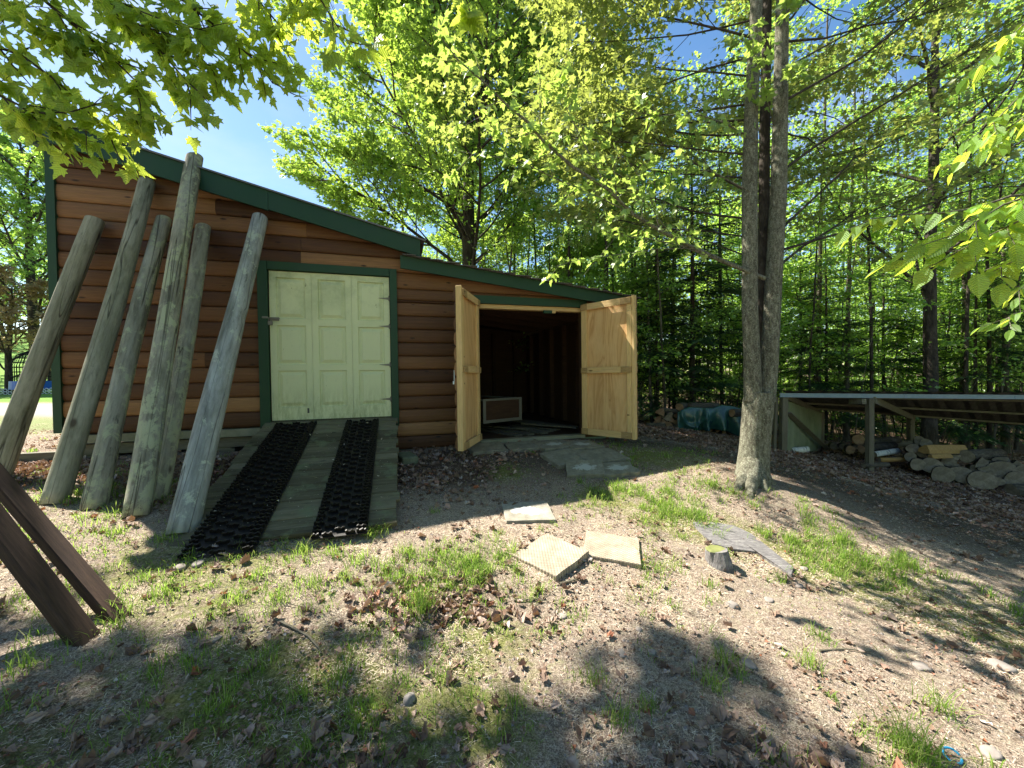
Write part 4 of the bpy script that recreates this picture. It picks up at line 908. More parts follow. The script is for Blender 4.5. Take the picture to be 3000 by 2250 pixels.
RL = [  # centre and diameter read off the photograph, distance, what it looks like
 (590, 1010, 135, 7.5, 'round dark-hearted log end, upper left of the stack by the back post'), (560, 1135, 135, 7.4, 'ring-marked log end at the left foot of the stack'), (705, 1085, 110, 7.5, 'small dark log end under the yellow split slab'),
 (655, 1235, 165, 7.2, 'tan log end with a flat top in the lower left of the stack'), (850, 1250, 225, 7.1, 'largest grey log end in the left half of the stack'), (1090, 1200, 150, 7.3, 'dark oval log end right of the largest grey one'),
 (1010, 1385, 245, 6.9, 'blackened log end in the bottom row on the leaves'), (1260, 1375, 240, 6.85, 'grey log end with a pale splinter on its face'), (1550, 1460, 275, 6.6, 'broad tan log end in the bottom row, partly in leaves'),
 (1820, 1315, 275, 6.8, 'big round grey log end high in the right part of the stack'), (1780, 1475, 125, 6.6, 'small greenish log end wedged under the big round one'), (1680, 1385, 95, 6.7, 'smallest pale log end between two broad ones'),
 (2020, 1450, 220, 6.6, 'shadowed log end at the right foot of the stack'), (680, 905, 125, 7.9, 'pale log end on top of the stack by the back post'), (770, 935, 125, 7.8, 'second pale log end on top, beside the yellow slab'),
 (1200, 1285, 110, 7.2, 'pale small log end behind the splintered one'), (1340, 1125, 170, 7.2, 'brown sawn end of the long mossy log'), (1960, 1600, 200, 6.4, 'low bark-covered log in front at the picture edge'), (2120, 1330, 150, 6.8, 'brown log end cut off by the picture edge'),
 (900, 1110, 120, 7.5, 'narrow log end under the middle of the yellow slab'), (1460, 1300, 120, 7.1, 'orange-brown log end left of the small pale one')]
for i, (x, y, dpx, Y, lb) in enumerate(RL):
    P = at(*zl(x, y), Y); r = dpx / 4.74 / FPX * Y / 2
    if 'long mossy' in lb: log(P, (1.35, .55, -.08), 1.35, r, lb.replace('brown sawn end of the long mossy log', 'long mossy log lying sideways on the stack'), RG, seed=i)
    elif 'bark-covered' in lb: log(P, (1, -.2, 0), .9, r, lb, RG, seed=i)
    else: log(P, (P[0] / P[1] * .85 + .15 * math.sin(i * 3.1), 1, -.24 + .04 * math.sin(i * 2.3)), .42 + .05 * math.sin(i), r, lb, RG, seed=i)
for i, (x, y, dpx, Y, lb) in enumerate([(1560, 1235, 170, 7.0, 'rusty split piece in the middle of the stack'), (1600, 1310, 150, 6.9, 'orange split piece below the rusty one'), (1840, 1190, 210, 7.2, 'wedge-shaped split piece on the right top of the stack'), (2040, 1260, 170, 7.0, 'flat split piece right of the wedge'), (1190, 1130, 120, 7.3, 'short split piece tucked beside the long mossy log'), (1650, 1215, 120, 7.2, 'thin split piece behind the rusty one')]):
    P = at(*zl(x, y), Y); log(P, (1.0, 1, -.2), .4, dpx / 4.74 / FPX * Y / 2, lb, RG, ('bark_log', 'logend'), 'split', 40 + i)
P = at(*zl(745, 1030), 7.3); o = log(P, (1, .12, -.03), .86, .11, 'long yellow split slab on top of the stack', RG, ('yellowsplit', 'yellowsplit'), 'tri', 60)
P = at(*zl(830, 1125), 7.2); log(P, (1, .1, 0), .42, .05, 'orange strip of split wood under the yellow slab', RG, ('yellowsplit', 'yellowsplit'), 'tri', 61)
ZL = lambda x, y: (2150 + x / 4.74, 1100 + y / 4.74)
LG = 'logs lying in the middle of the wood shelter'
for i, (x, y, dpx, Y, dr, Ln, lb, mt) in enumerate([(1735, 890, 145, 8.3, (.75, 1, -.1), .4, 'pale round log end on top of the middle pile', 'bark_log'), (1620, 1030, 112, 8.2, (.7, 1, -.1), .4, 'small tan log end in the middle pile', 'bark_log'),
   (1775, 1020, 105, 8.0, (1, .35, 0), 1.1, 'log with oval tan end pointing past the shelter post', 'bark_log'), (1900, 925, 95, 8.4, (1, .3, 0), .9, 'grey log resting behind the shelter post', 'bark_log'), (1530, 990, 100, 8.6, (.7, 1, -.1), .4, 'rough orange-brown log at the back of the middle pile', 'bark_log'),
   (1385, 985, 95, 8.9, (.7, 1, -.1), .4, 'dim log end at the far left of the middle pile', 'bark_log'), (790, 1045, 80, 7.6, (1, .25, .02), .42, 'white birch log on the leaves inside the side panel', 'birch'), (1950, 1095, 75, 7.7, (1, .22, .07), .62, 'white birch log just right of the shelter post', 'birch'),
   (2020, 1175, 60, 7.5, (1, .1, 0), .6, 'brown pole piece under the birch log', 'yellowsplit'), (1800, 1250, 70, 7.1, (1, .1, 0), .5, 'half-buried log at the foot of the shelter post', 'bark_log'), (1690, 975, 55, 8.6, (.7, 1, -.1), .3, 'thin log end between two tan ends', 'bark_log'), (2080, 960, 85, 8.6, (1, .25, -.02), 1.0, 'grey debarked log at the back by the far post', 'oldwood')]):
    log(at(*ZL(x, y), Y), dr, Ln, dpx / 4.74 / FPX * Y / 2, lb, LG, (mt, 'logend_w' if i < 3 else 'logend'), seed=70 + i)

# ------------------------------------------------------------------ split wood and the green tarp
TS = lambda x, y: (1900 + x / 6.637, 1100 + y / 6.637)
TG = 'split logs stacked left of the green tarp'
for i, (x, y, dpx, lb) in enumerate([(230, 720, 170, 'orange-faced split log at the top left corner of the pile'), (190, 850, 150, 'pinkish wedge of firewood under the top left corner'), (370, 820, 150, 'pale triangular firewood piece in the middle of the pile'), (450, 870, 110, 'small dark firewood piece against the tarp, middle row'), (530, 905, 120, 'light firewood face touching the tarp'),
   (240, 950, 90, 'small square-faced firewood piece low on the left'), (390, 960, 130, 'cream triangular firewood piece in the lower row'), (330, 1030, 130, 'grey wedge of firewood at the bottom of the pile'), (550, 990, 90, 'dark firewood chunk low against the tarp'), (400, 1075, 100, 'half-hidden firewood piece in the leaves'), (540, 780, 110, 'dark firewood piece high against the tarp'), (270, 780, 80, 'thin pale firewood sliver below the orange-faced one'), (460, 1010, 90, 'mid-brown firewood piece between cream and dark ones'), (150, 940, 110, 'bark-edged firewood piece at the outer left'), (420, 770, 120, 'dark bark-topped firewood piece in the top row'), (300, 900, 110, 'deep-shadowed firewood piece in the pile centre')]):
    log(at(*TS(x, y), 9.0 + .06 * math.sin(i * 2)), (.42, 1, -.05), .42, dpx / 6.637 / FPX * 9.0 / 2 * 1.15, lb, TG, ('bark_log', 'logend_w' if i % 3 != 2 else 'logend'), 'split', 100 + i)
log(at(*TS(-60, 975), 8.9), (1, .05, 0), .45, .06, 'bark-covered round log lying left of the firewood', TG, seed=120); log(at(*TS(230, 665), 9.05), (1, .1, -.12), .62, .055, 'long bark slab across the top of the firewood', TG, ('bark_log', 'logend'), seed=121)
log(at(*TS(600, 610), 9.0), (.8, 1, .0), .5, .088, 'round brown log end on the tarp top left corner', 'logs on the tarp', ('bark_log', 'logend_w'), seed=122); log(at(*TS(790, 590), 9.2), (1, .1, -.02), .75, .07, 'curved bark log holding down the tarp top', 'logs on the tarp', seed=123)
log(at(*TS(1620, 725), 8.75), (1, .4, -.02), .35, .085, 'reddish split log sticking out over the tarp', 'logs on the tarp', ('bark_log', 'logend_w'), seed=124)
log(at(2268, 1290, 8.9), (.1, 1, 0), .4, .12, 'yellow-faced log glimpsed between trunk and side panel', 'logs on the tarp', ('yellowsplit', 'yellowsplit'), 'split', 125); log(at(2268, 1250, 8.95), (.1, 1, 0), .4, .12, 'dark log above the yellow-faced one', 'logs on the tarp', seed=126)
# the stack under the tarp (mostly hidden)
for i, (x, y) in enumerate([(1000, 1090), (1130, 1120), (1260, 1150), (1400, 1180), (1520, 1200), (1640, 1190), (1080, 1020), (1200, 1030), (1340, 1060), (1470, 1090), (1600, 1080)]):
    log(at(*TS(x, y + 20), 9.1), (.12, 1, 0), .42, .072, 'shadowed firewood piece under the hanging tarp edge', 'firewood under the tarp', ('bark_log', 'logend_w'), 'split', 140 + i)
nu, nv = 90, 60; V = []
L0, L1 = at(*TS(570, 1130), 8.85), at(*TS(1850, 1200), 8.75)
for i in range(nu):
    u = i / (nu - 1); xs_ = 560 + (1900 - 560) * u
    topy = np.interp(xs_, [560, 650, 800, 1050, 1250, 1420, 1600, 1800, 1900], [725, 680, 620, 625, 650, 580, 590, 660, 690]); boty = np.interp(xs_, [560, 620, 860, 1040, 1060, 1240, 1500, 1760, 1900], [1130, 1140, 1125, 1095, 1060, 1055, 1060, 1200, 1260])
    for j in range(nv):
        v = j / (nv - 1)
        # v: 0 back edge, .35 the front top edge, 1 the hanging hem
        if v < .35: tt = v / .35; Y = 9.75 - .85 * tt; y = topy - 14 * (1 - tt) ; sag = 0
        else: tt = (v - .35) / .65; Y = 8.90 - .05 * math.sin(tt * 3) ; y = topy + (boty - topy) * tt; sag = tt
        P = at(*TS(xs_, y), Y)
        fold = .11 * sag * (.35 + sag) * (math.sin((xs_ - 1080) / 52 + 1.2 * sag * np.sign(xs_ - 1080)) ) * (1.0 if xs_ > 900 else .35) + .05 * sag * math.exp(-((xs_ - 1090) / 60) ** 2)
        swag = .06 * math.exp(-((math.hypot((xs_ - 870) / 260, (y - 700) / 330)) - .9) ** 2 / .02) * (v > .35) - .05 * math.exp(-((xs_ - 830) / 190) ** 2 - ((y - 950) / 130) ** 2)
        P[1] -= fold + swag; P[2] += .02 * math.sin(xs_ / 90) * (v < .35); V.append(P)
V = np.array(V); c0 = V[0].copy(); V -= c0; id_ = np.arange(nu * nv).reshape(nu, nv); F = np.stack([id_[:-1, :-1], id_[1:, :-1], id_[1:, 1:], id_[:-1, 1:]], -1).reshape(-1, 4)
o = link('tarpaulin', mk_mesh('tarpaulin', V, [F], M['tarp'], True), loc=tuple(c0)); so = o.modifiers.new('thick', 'SOLIDIFY'); so.thickness = .004; tag(o, 'dark green tarpaulin draped in folds over the firewood', 'tarp')

# ------------------------------------------------------------------ far left: trampoline, lattice edging
c = at(120, 1120, 21.0); g = gz1(c[0], 21.0); tr = empty('trampoline', (c[0], 21.0, g)); tag(tr, 'trampoline with black safety net and blue skirt on the lawn', 'trampoline')
a = np.linspace(0, 2 * math.pi, 33); mb = MB(); mb.tube(np.c_[np.cos(a) * 1.05, np.sin(a) * 1.05, np.full(33, .62)], [.03] * 33, 6); mb.build('frame', M['steel'], tr)
V = np.r_[np.c_[np.cos(a) * 1.08, np.sin(a) * 1.08, np.full(33, .66)], np.c_[np.cos(a) * 1.10, np.sin(a) * 1.10, np.full(33, .22)]]; mb = MB(); mb.add(V, [(i, i+1, 34+i, 33+i) for i in range(32)]); mb.build('skirt', M['blueplastic'], tr)
mb = MB(); mb.tube([(0, 0, .63), (0, 0, .645)], [.95, .95], 24); mb.build('jumping_mat', M['net'], tr)
mb = MB(); 
for i in range(44): b = i / 44 * 6.2832; mb.tube([(math.cos(b), math.sin(b), .66), (math.cos(b) * 1.0, math.sin(b) * 1.0, 1.5), (math.cos(b) * .8, math.sin(b) * .8, 2.05), (math.cos(b) * .35, math.sin(b) * .35, 2.3)], [.016] * 4, 4)
for z, r in ((.9, 1), (1.15, 1), (1.4, 1), (1.65, .95), (1.9, .87), (2.1, .72)): mb.tube(np.c_[np.cos(a) * r, np.sin(a) * r, np.full(33, z)], [.018] * 33, 4)
mb.build('safety_net', M['net'], tr)
for i in range(6): b = i / 6 * 6.2832 + .3; mb = MB(); mb.tube([(math.cos(b) * 1.05, math.sin(b) * 1.05, -.05), (math.cos(b) * 1.05, math.sin(b) * 1.05, .62)], [.025] * 2, 6); mb.build('leg', M['steel'], tr)
mb = MB(); x0 = -44; p0 = at(10, 1157, 20.0)
for i in range(120):
    x = -3.5 + i * .24
    X = p0[0] - 6 + x; Yy = 20.0; z = gz1(X, Yy)
    a6 = np.linspace(0, 2 * math.pi, 9)
    for zz in (.08, .22): mb.tube(np.c_[X + np.cos(a6) * .10, np.full(9, Yy), z + zz + np.sin(a6) * .075], [.019] * 9, 4, cap=False)
o = mb.build('lattice_edging', M['white']); tag(o, 'low white lattice edging along the lawn', 'garden edging')
# ------------------------------------------------------------------ trees
def bez(p, d, L, n, rng, up=.15, wig=.12, droop=0):
    """a wandering limb: start, direction, length"""
    P = [np.array(p, float)]; d = np.array(d, float); d /= np.linalg.norm(d)
    for i in range(n):
        d = d + (rng.rand(3) - .5) * wig + np.array([0, 0, up / n - droop * (i / n) / n]); d /= np.linalg.norm(d); P.append(P[-1] + d * L / n)
    return np.array(P)
class Crown:
    def __init__(s): s.P = []; s.D = []; s.Nn = []; s.S = []
    def along(s, P, n, size, rng, spread=.12, flat=.7, hang=.25, t0=.1):
        P = np.asarray(P); m = len(P) - 1
        t = t0 + (1 - t0) * rng.rand(n); k = np.minimum((t * m).astype(int), m - 1); f = (t * m - k)[:, None]
        Q = P[k] * (1 - f) + P[k + 1] * f; T = P[k + 1] - P[k]; T /= np.linalg.norm(T, axis=1)[:, None] + 1e-9
        R = rng.randn(n, 3) * [1, 1, .35]; R /= np.linalg.norm(R, axis=1)[:, None]
        Q = Q + R * spread * rng.rand(n, 1); D = R + .5 * T + np.array([0, 0, -hang]); 
        Nn = np.array([0, 0, 1.0]) * flat + rng.randn(n, 3) * (1 - flat * .55)
        s.P.append(Q); s.D.append(D); s.Nn.append(Nn); s.S.append(size * (.65 + .6 * rng.rand(n)))
    def mesh(s, name, tmpl, mat):
        return leaf_mesh(name, np.concatenate(s.P), np.concatenate(s.D), np.concatenate(s.Nn), np.concatenate(s.S), tmpl, mat)
def limb(mb, cr, p, d, L, r, rng, lsize, depth=2, nsub=6, nleaf=14, up=.15, wig=.3, flat=.7, spread=.14, sides=6, subang=.8, hang=.25, droop=0, tip=True):
    n = 6; P = bez(p, d, L, n, rng, up, wig, droop); R = np.linspace(r, r * .3, n + 1); mb.tube(P, R, sides, cap=False)
    if depth == 0 or cr is None:
        if cr is not None: cr.along(P, nleaf, lsize, rng, spread, flat, hang)
        return P
    for i in range(nsub):
        t = .2 + .8 * (i + rng.rand()) / nsub; k = min(int(t * n), n - 1); f = t * n - k; q = P[k] * (1 - f) + P[k + 1] * f; T = P[k + 1] - P[k]; T /= np.linalg.norm(T)
        side = np.cross(T, [0, 0, 1.0]); side /= np.linalg.norm(side) + 1e-9; sg = 1 if i % 2 else -1
        dd = T * .75 + side * sg * subang * (.6 + .6 * rng.rand()) + (rng.rand(3) - .5) * [.4, .4, .6]
        limb(mb, cr, q, dd, L * (.52 - .22 * t) * (.8 + .4 * rng.rand()), r * .42, rng, lsize, depth - 1, max(3, nsub - 2), nleaf, up * .5, wig, flat, spread, max(3, sides - 2), subang, hang, droop)
    if cr is not None: cr.along(P[-3:], nleaf, lsize, rng, spread, flat, hang)
    return P
def finish_tree(name, loc, mb, cr, barkm, leafm, tmpl, label, cat='tree', group=None):
    e = empty(name, loc); tag(e, label, cat, group); mb.build('trunk', barkm, e, smooth=True)
    if cr is not None and cr.P: link('crown', cr.mesh('crown', tmpl, leafm), e)
    return e
def trunk_path(H, lean=(0, 0), rng=None, n=12, wig=.04):
    z = np.linspace(0, H, n); P = np.c_[lean[0] * z / H + wig * np.cumsum(rng.randn(n)) * .3, lean[1] * z / H + wig * np.cumsum(rng.randn(n)) * .3, z]; P[0, :2] = 0; P[:, 2] -= .15; return P
def pt(P, z):
    k = np.searchsorted(P[:, 2], z) - 1; k = min(max(k, 0), len(P) - 2); f = (z - P[k, 2]) / (P[k+1, 2] - P[k, 2]); return P[k] * (1 - f) + P[k + 1] * f

# --- the big maple behind the shed
rng = np.random.RandomState(21); b = at(1363, 775, 12.6); gx, gy = b[0], b[1]; g0 = gz1(gx, gy)
mb = MB(); cr = Crown(); H = 15.0; TP = trunk_path(H, (.35, .2), rng, 14, .06); mb.tube(TP, np.interp(TP[:, 2], [-.2, .4, 5, 10, 15], [.36, .27, .21, .13, .03]), 14, jit=.06, rng=rng, cap=False)
hh = np.linspace(2.7, 13.8, 30)
for i, z in enumerate(hh):
    az_ = i * 2.4 + rng.rand() * .5; el = np.interp(z, [3, 7, 14], [.50, .85, 1.1]) + rng.rand() * .15; L = np.interp(z, [3, 6, 10, 14], [5.8, 6.2, 5.0, 2.6]) * (.85 + .3 * rng.rand()) * (1 - .16 * max(0, -math.cos(az_)))
    limb(mb, cr, pt(TP, z), (math.cos(az_) * math.cos(el), math.sin(az_) * math.cos(el), math.sin(el)), L, .085 * (1 - z / 22), rng, .12, 2, 12, 34, .35, .32, .5, .22)
finish_tree('maple_tree', (gx, gy, g0), mb, cr, M['bark_dark'], M['lf_maple'], T_MID, 'large green maple rising behind the shed roof, dark upright trunk')

# --- the forked tree right of the shed doors
rng = np.random.RandomState(5); base = on_ground(2205, 1400); Yt = base[1]
tl = lambda x, y, Y: at(x, y, Y) - base
mb = MB()
fork = tl(2222, 1160, Yt)
mb.tube([tl(2200, 1430, Yt), tl(2204, 1385, Yt), tl(2209, 1330, Yt), tl(2214, 1260, Yt), tl(2220, 1200, Yt), tl(2224, 1150, Yt)], [.23, .175, .155, .152, .16, .152], 22, jit=.05, rng=rng, cap=False)
for k, (x, y) in enumerate([(2168, 1425), (2236, 1428), (2200, 1440), (2255, 1418)]):
    q = on_ground(x, y) - base; mb.tube([tl(2205, 1330, Yt) * .9, q * .55 + [0, 0, .06], q + [0, 0, .01], q * 1.45 - [0, 0, .06]], [.12, .09, .05, .02], 10, cap=False)
SL_ = [(2206, 1175), (2203, 1050), (2197, 900), (2197, 700), (2196, 560), (2200, 330), (2212, 100), (2222, -150), (2232, -450), (2240, -900)]
SR_ = [(2242, 1175), (2254, 1060), (2262, 900), (2272, 720), (2281, 560), (2286, 330), (2290, 100), (2297, -150), (2305, -450), (2315, -900)]
LP = np.array([tl(x, y, Yt - .02) for x, y in SL_]); RP = np.array([tl(x, y, Yt + .03) for x, y in SR_])
mb.tube(LP, np.interp(range(10), range(10), [.096, .084, .080, .080, .078, .070, .063, .053, .04, .02]), 18, jit=.05, rng=rng, cap=False); mb.tube(RP, [.100, .090, .086, .084, .082, .075, .068, .058, .045, .02], 18, jit=.05, rng=rng, cap=False)
mbb = MB(); mbb.tube([tl(x, y, Yt + .22) for x, y in ((2226, 1200), (2234, 1000), (2238, 700), (2240, 400), (2246, 100), (2252, -300), (2256, -800))], [.07, .062, .060, .056, .05, .036, .01], 12, cap=False)
cr = Crown(); cn = Crown()
# long drooping near limb that reaches out over the doors, with the big bright leaves
path = [(2240, 816, 4.40), (2130, 770, 4.30), (2033, 727, 4.2), (1935, 675, 4.1), (1856, 629, 4.0), (1780, 553, 3.9), (1677, 488, 3.8), (1590, 412, 3.7), (1546, 358, 3.62), (1481, 304, 3.55), (1422, 244, 3.5), (1340, 174, 3.45), (1270, 80, 3.4)]
BP = np.array([tl(*q) for q in path]); mb.tube(BP, np.linspace(.026, .005, len(BP)), 8, cap=False)
def tw(path, r, n, size=.085, nsub=3, Lsub=.35, spread=.045, start=.1, hang=.45, C=None, sub_side=.9):
    C = C or cn; P = np.array([tl(*q) for q in path]); mb.tube(P, np.linspace(r, r * .3, len(P)), 5, cap=False)
    C.along(P, int(n * .8), size * .92, rng, spread, .55, hang, start)
    for i in range(nsub):
        t = start + (1 - start) * (i + rng.rand()) / nsub; k = min(int(t * (len(P) - 1)), len(P) - 2); q = P[k] + (P[k+1] - P[k]) * (t * (len(P) - 1) - k); T = P[k+1] - P[k]; T /= np.linalg.norm(T); sd = np.cross(T, [0, 1., 0]) * (1 if i % 2 else -1)
        Q = bez(q, T * .6 + sd * sub_side * (.5 + rng.rand() * .5) + (rng.rand(3) - .5) * .5 + [0, 0, -.1], Lsub * (.6 + .8 * rng.rand()), 4, rng, 0, .3); mb.tube(Q, np.linspace(r * .5, r * .2, 5), 4, cap=False); C.along(Q, int(n / nsub * .9) + 3, size, rng, spread, .55, hang)
tw(path[6:], .008, 46, .088, 7, .40)
tw(path[3:9], .008, 26, .085, 8, .55)
tw([(1856, 629, 4.0), (1720, 560, 3.9), (1620, 520, 3.8), (1520, 470, 3.75), (1420, 455, 3.7), (1320, 440, 3.65)], .008, 50, .085, 7, .38)
tw([(1780, 553, 3.9), (1700, 400, 3.9), (1650, 300, 3.85), (1640, 220, 3.8)], .007, 34, .088, 5, .25)
tw([(1935, 675, 4.1), (1900, 560, 4.0), (1840, 470, 4.0), (1740, 380, 3.95)], .007, 34, .085, 5, .4)
tw([(2033, 727, 4.2), (1900, 700, 4.1), (1800, 690, 4.0), (1700, 640, 3.9)], .007, 34, .08, 6, .4)
tw([(2033, 727, 4.2), (1920, 730, 4.1), (1820, 745, 4.0), (1700, 760, 3.9), (1610, 785, 3.8)], .006, 24, .075, 4, .25)
tw([(2100, 760, 4.2), (1990, 720, 4.0), (1900, 600, 3.9), (1850, 560, 3.9)], .006, 26, .08, 4, .3)
# sprays in front of the stems
tw([(2230, 420, 4.35), (2120, 360, 4.1), (2030, 330, 3.9), (1930, 340, 3.8), (1860, 330, 3.8)], .009, 44, .085, 7, .35)
tw([(2270, 380, 4.5), (2240, 260, 4.2), (2230, 200, 4.1), (2190, 120, 4.0)], .007, 24, .085, 4, .25)
tw([(2290, 250, 4.4), (2310, 200, 4.2), (2330, 230, 4.1), (2350, 210, 4.1)], .006, 22, .08, 4, .2)
tw([(2230, 420, 4.35), (2200, 250, 4.2), (2220, 150, 4.1), (2230, 90, 4.0)], .006, 20, .085, 4, .25)
tw([(2196, 560, 4.3), (2080, 500, 4.1), (1990, 500, 4.0), (1900, 540, 3.9)], .008, 40, .08, 7, .4)
tw([(2300, 60, 4.4), (2310, 30, 4.2), (2330, 20, 4.2)], .006, 14, .085, 2, .2)
# upper limbs: fans of long thin branches each side
def fan(P, zs, sgn, n, L, seed, els, yb, ls=.075, r=.012, nl=14):
    rg = np.random.RandomState(seed)
    for i in range(n):
        z = zs[0] + (zs[1] - zs[0]) * (i + .5 * rg.rand()) / n; q = pt(P, z); el = els[0] + (els[1] - els[0]) * rg.rand(); a = yb[0] + (yb[1] - yb[0]) * rg.rand()
        limb(mbb, cr, q, (sgn * math.cos(a) * math.cos(el), math.sin(a) * math.cos(el), math.sin(el)), L * (.7 + .5 * rg.rand()), r * (.7 + .5 * rg.rand()), rg, ls, 2, 8, nl, .1, .22, .62, .18, 6, .7, .2)
fan(LP, (2.5, 5.8), -1, 15, 3.0, 31, (.05, .75), (.1, 1.3), .078); fan(RP, (2.3, 6.3), 1, 17, 4.0, 32, (.2, .75), (.1, 1.1), .078, .015)
fan(RP, (5.5, 9.5), 1, 9, 3.2, 33, (.5, 1.1), (.0, 1.3)); fan(LP, (5.5, 9.5), -1, 9, 3.0, 34, (.5, 1.1), (.0, 1.3))
mt = empty('forked_tree', tuple(base)); tag(mt, 'forked grey-barked tree with speckled bark, standing between the lean-to door and the wood shelter', 'tree')
mb.build('trunk', M['bark_main'], mt, smooth=True); mbb.build('branches', M['bark_dark'], mt, smooth=True); link('crown', cr.mesh('crown', T_MID, M['lf_warm']), mt); link('low_branch_leaves', cn.mesh('low_branch_leaves', T_MAPLE, M['lf_bright']), mt)

# --- maple boughs that hang in at the top left, from a tree standing left of the camera
rng = np.random.RandomState(77); mb = MB(); cn = Crown(); tb_ = np.array([-3.6, .4, gz1(-3.6, .4)]); tl = lambda x, y, Y: at(x, y, Y) - tb_
TPn = trunk_path(8.5, (.2, -.3), rng, 10, .05); mb.tube(TPn, np.linspace(.19, .05, 10), 14, jit=.06, rng=rng, cap=False)
def bough(path, r, n, size=.10, nsub=6, Lsub=.35, spread=.09, hang=.6, root=None):
    P = [tl(*q) for q in path]
    if root is not None: r0 = pt(TPn, root); P = [r0, r0 * .5 + P[0] * .5 + [0, 0, .35]] + P
    P = np.array(P); mb.tube(P, np.linspace(r, r * .25, len(P)), 6, cap=False); P = P[2:] if root is not None else P
    cn.along(P, int(n * .8), size, rng, spread, .6, hang, .05)
    for i in range(nsub):
        t = .05 + .95 * (i + rng.rand()) / nsub; k = min(int(t * (len(P) - 1)), len(P) - 2); q = P[k] + (P[k+1] - P[k]) * (t * (len(P) - 1) - k); T = P[k+1] - P[k]; T /= np.linalg.norm(T); sd = np.cross(T, [0, 1., 0]) * (1 if i % 2 else -1)
        Q = bez(q, T * .9 + sd * (.3 + rng.rand() * .5) + (rng.rand(3) - .5) * .4, Lsub * (.6 + .7 * rng.rand()), 4, rng, 0, .25); mb.tube(Q, np.linspace(r * .35 + .0015, .0015, 5), 4, cap=False); cn.along(Q, int(n / nsub * 1.1) + 3, size, rng, spread, .6, hang)
bough([(-260, 40, 2.6), (-60, 120, 2.6), (60, 160, 2.65), (170, 240, 2.7), (260, 330, 2.75), (330, 400, 2.8)], .016, 60, .10, 9, .36, root=4.6)
bough([(-260, 220, 2.5), (-40, 260, 2.55), (60, 310, 2.6), (130, 370, 2.65), (170, 395, 2.7)], .014, 48, .10, 8, .28, root=4.2)
bough([(-100, -160, 2.6), (80, -40, 2.6), (200, 60, 2.65), (320, 160, 2.7), (400, 240, 2.75), (415, 285, 2.8)], .016, 60, .10, 9, .32, root=5.0)
bough([(60, -200, 2.6), (240, -60, 2.65), (380, 60, 2.7), (470, 150, 2.75), (540, 230, 2.8), (560, 280, 2.8)], .015, 58, .10, 9, .30, root=5.2)
bough([(200, -250, 2.7), (420, -90, 2.7), (560, 20, 2.75), (660, 100, 2.8), (750, 180, 2.85), (800, 245, 2.9)], .015, 66, .10, 10, .28, root=5.5)
bough([(420, -260, 2.7), (600, -130, 2.75), (720, -40, 2.8), (790, 40, 2.8), (810, 110, 2.85)], .013, 52, .10, 8, .26, root=5.8)
bough([(380, 60, 2.7), (520, 120, 2.75), (600, 180, 2.8), (650, 240, 2.8)], .006, 34, .095, 5, .22)
bough([(0, -150, 2.6), (180, -60, 2.6), (330, 0, 2.65), (480, 60, 2.7), (600, 90, 2.7)], .010, 60, .10, 8, .36)
bough([(-60, -60, 2.6), (60, 40, 2.6), (160, 110, 2.6), (260, 160, 2.7)], .008, 50, .10, 7, .36)
bough([(60, 330, 2.6), (200, 330, 2.65), (300, 300, 2.7), (380, 330, 2.75), (410, 350, 2.75)], .006, 28, .085, 5, .2)
bough([(650, -260, 2.3), (850, -120, 2.3), (940, 0, 2.3), (990, 80, 2.3), (1030, 140, 2.3)], .010, 22, .105, 4, .22, root=6.2)
bough([(1200, -200, 2.2), (1340, -60, 2.2), (1370, 10, 2.2), (1385, 55, 2.2)], .006, 5, .125, 1, .06, spread=.04)
bough([(780, -200, 2.6), (860, -80, 2.6), (880, 0, 2.6), (900, 50, 2.6)], .008, 22, .10, 4, .2)
e = empty('maple_tree', tuple(tb_)); tag(e, 'sunlit broad-leaved maple whose boughs hang in at the top left', 'tree'); mb.build('trunk', M['bark_dark'], e, smooth=True); link('crown', cn.mesh('crown', T_MAPLE, M['lf_near']), e)

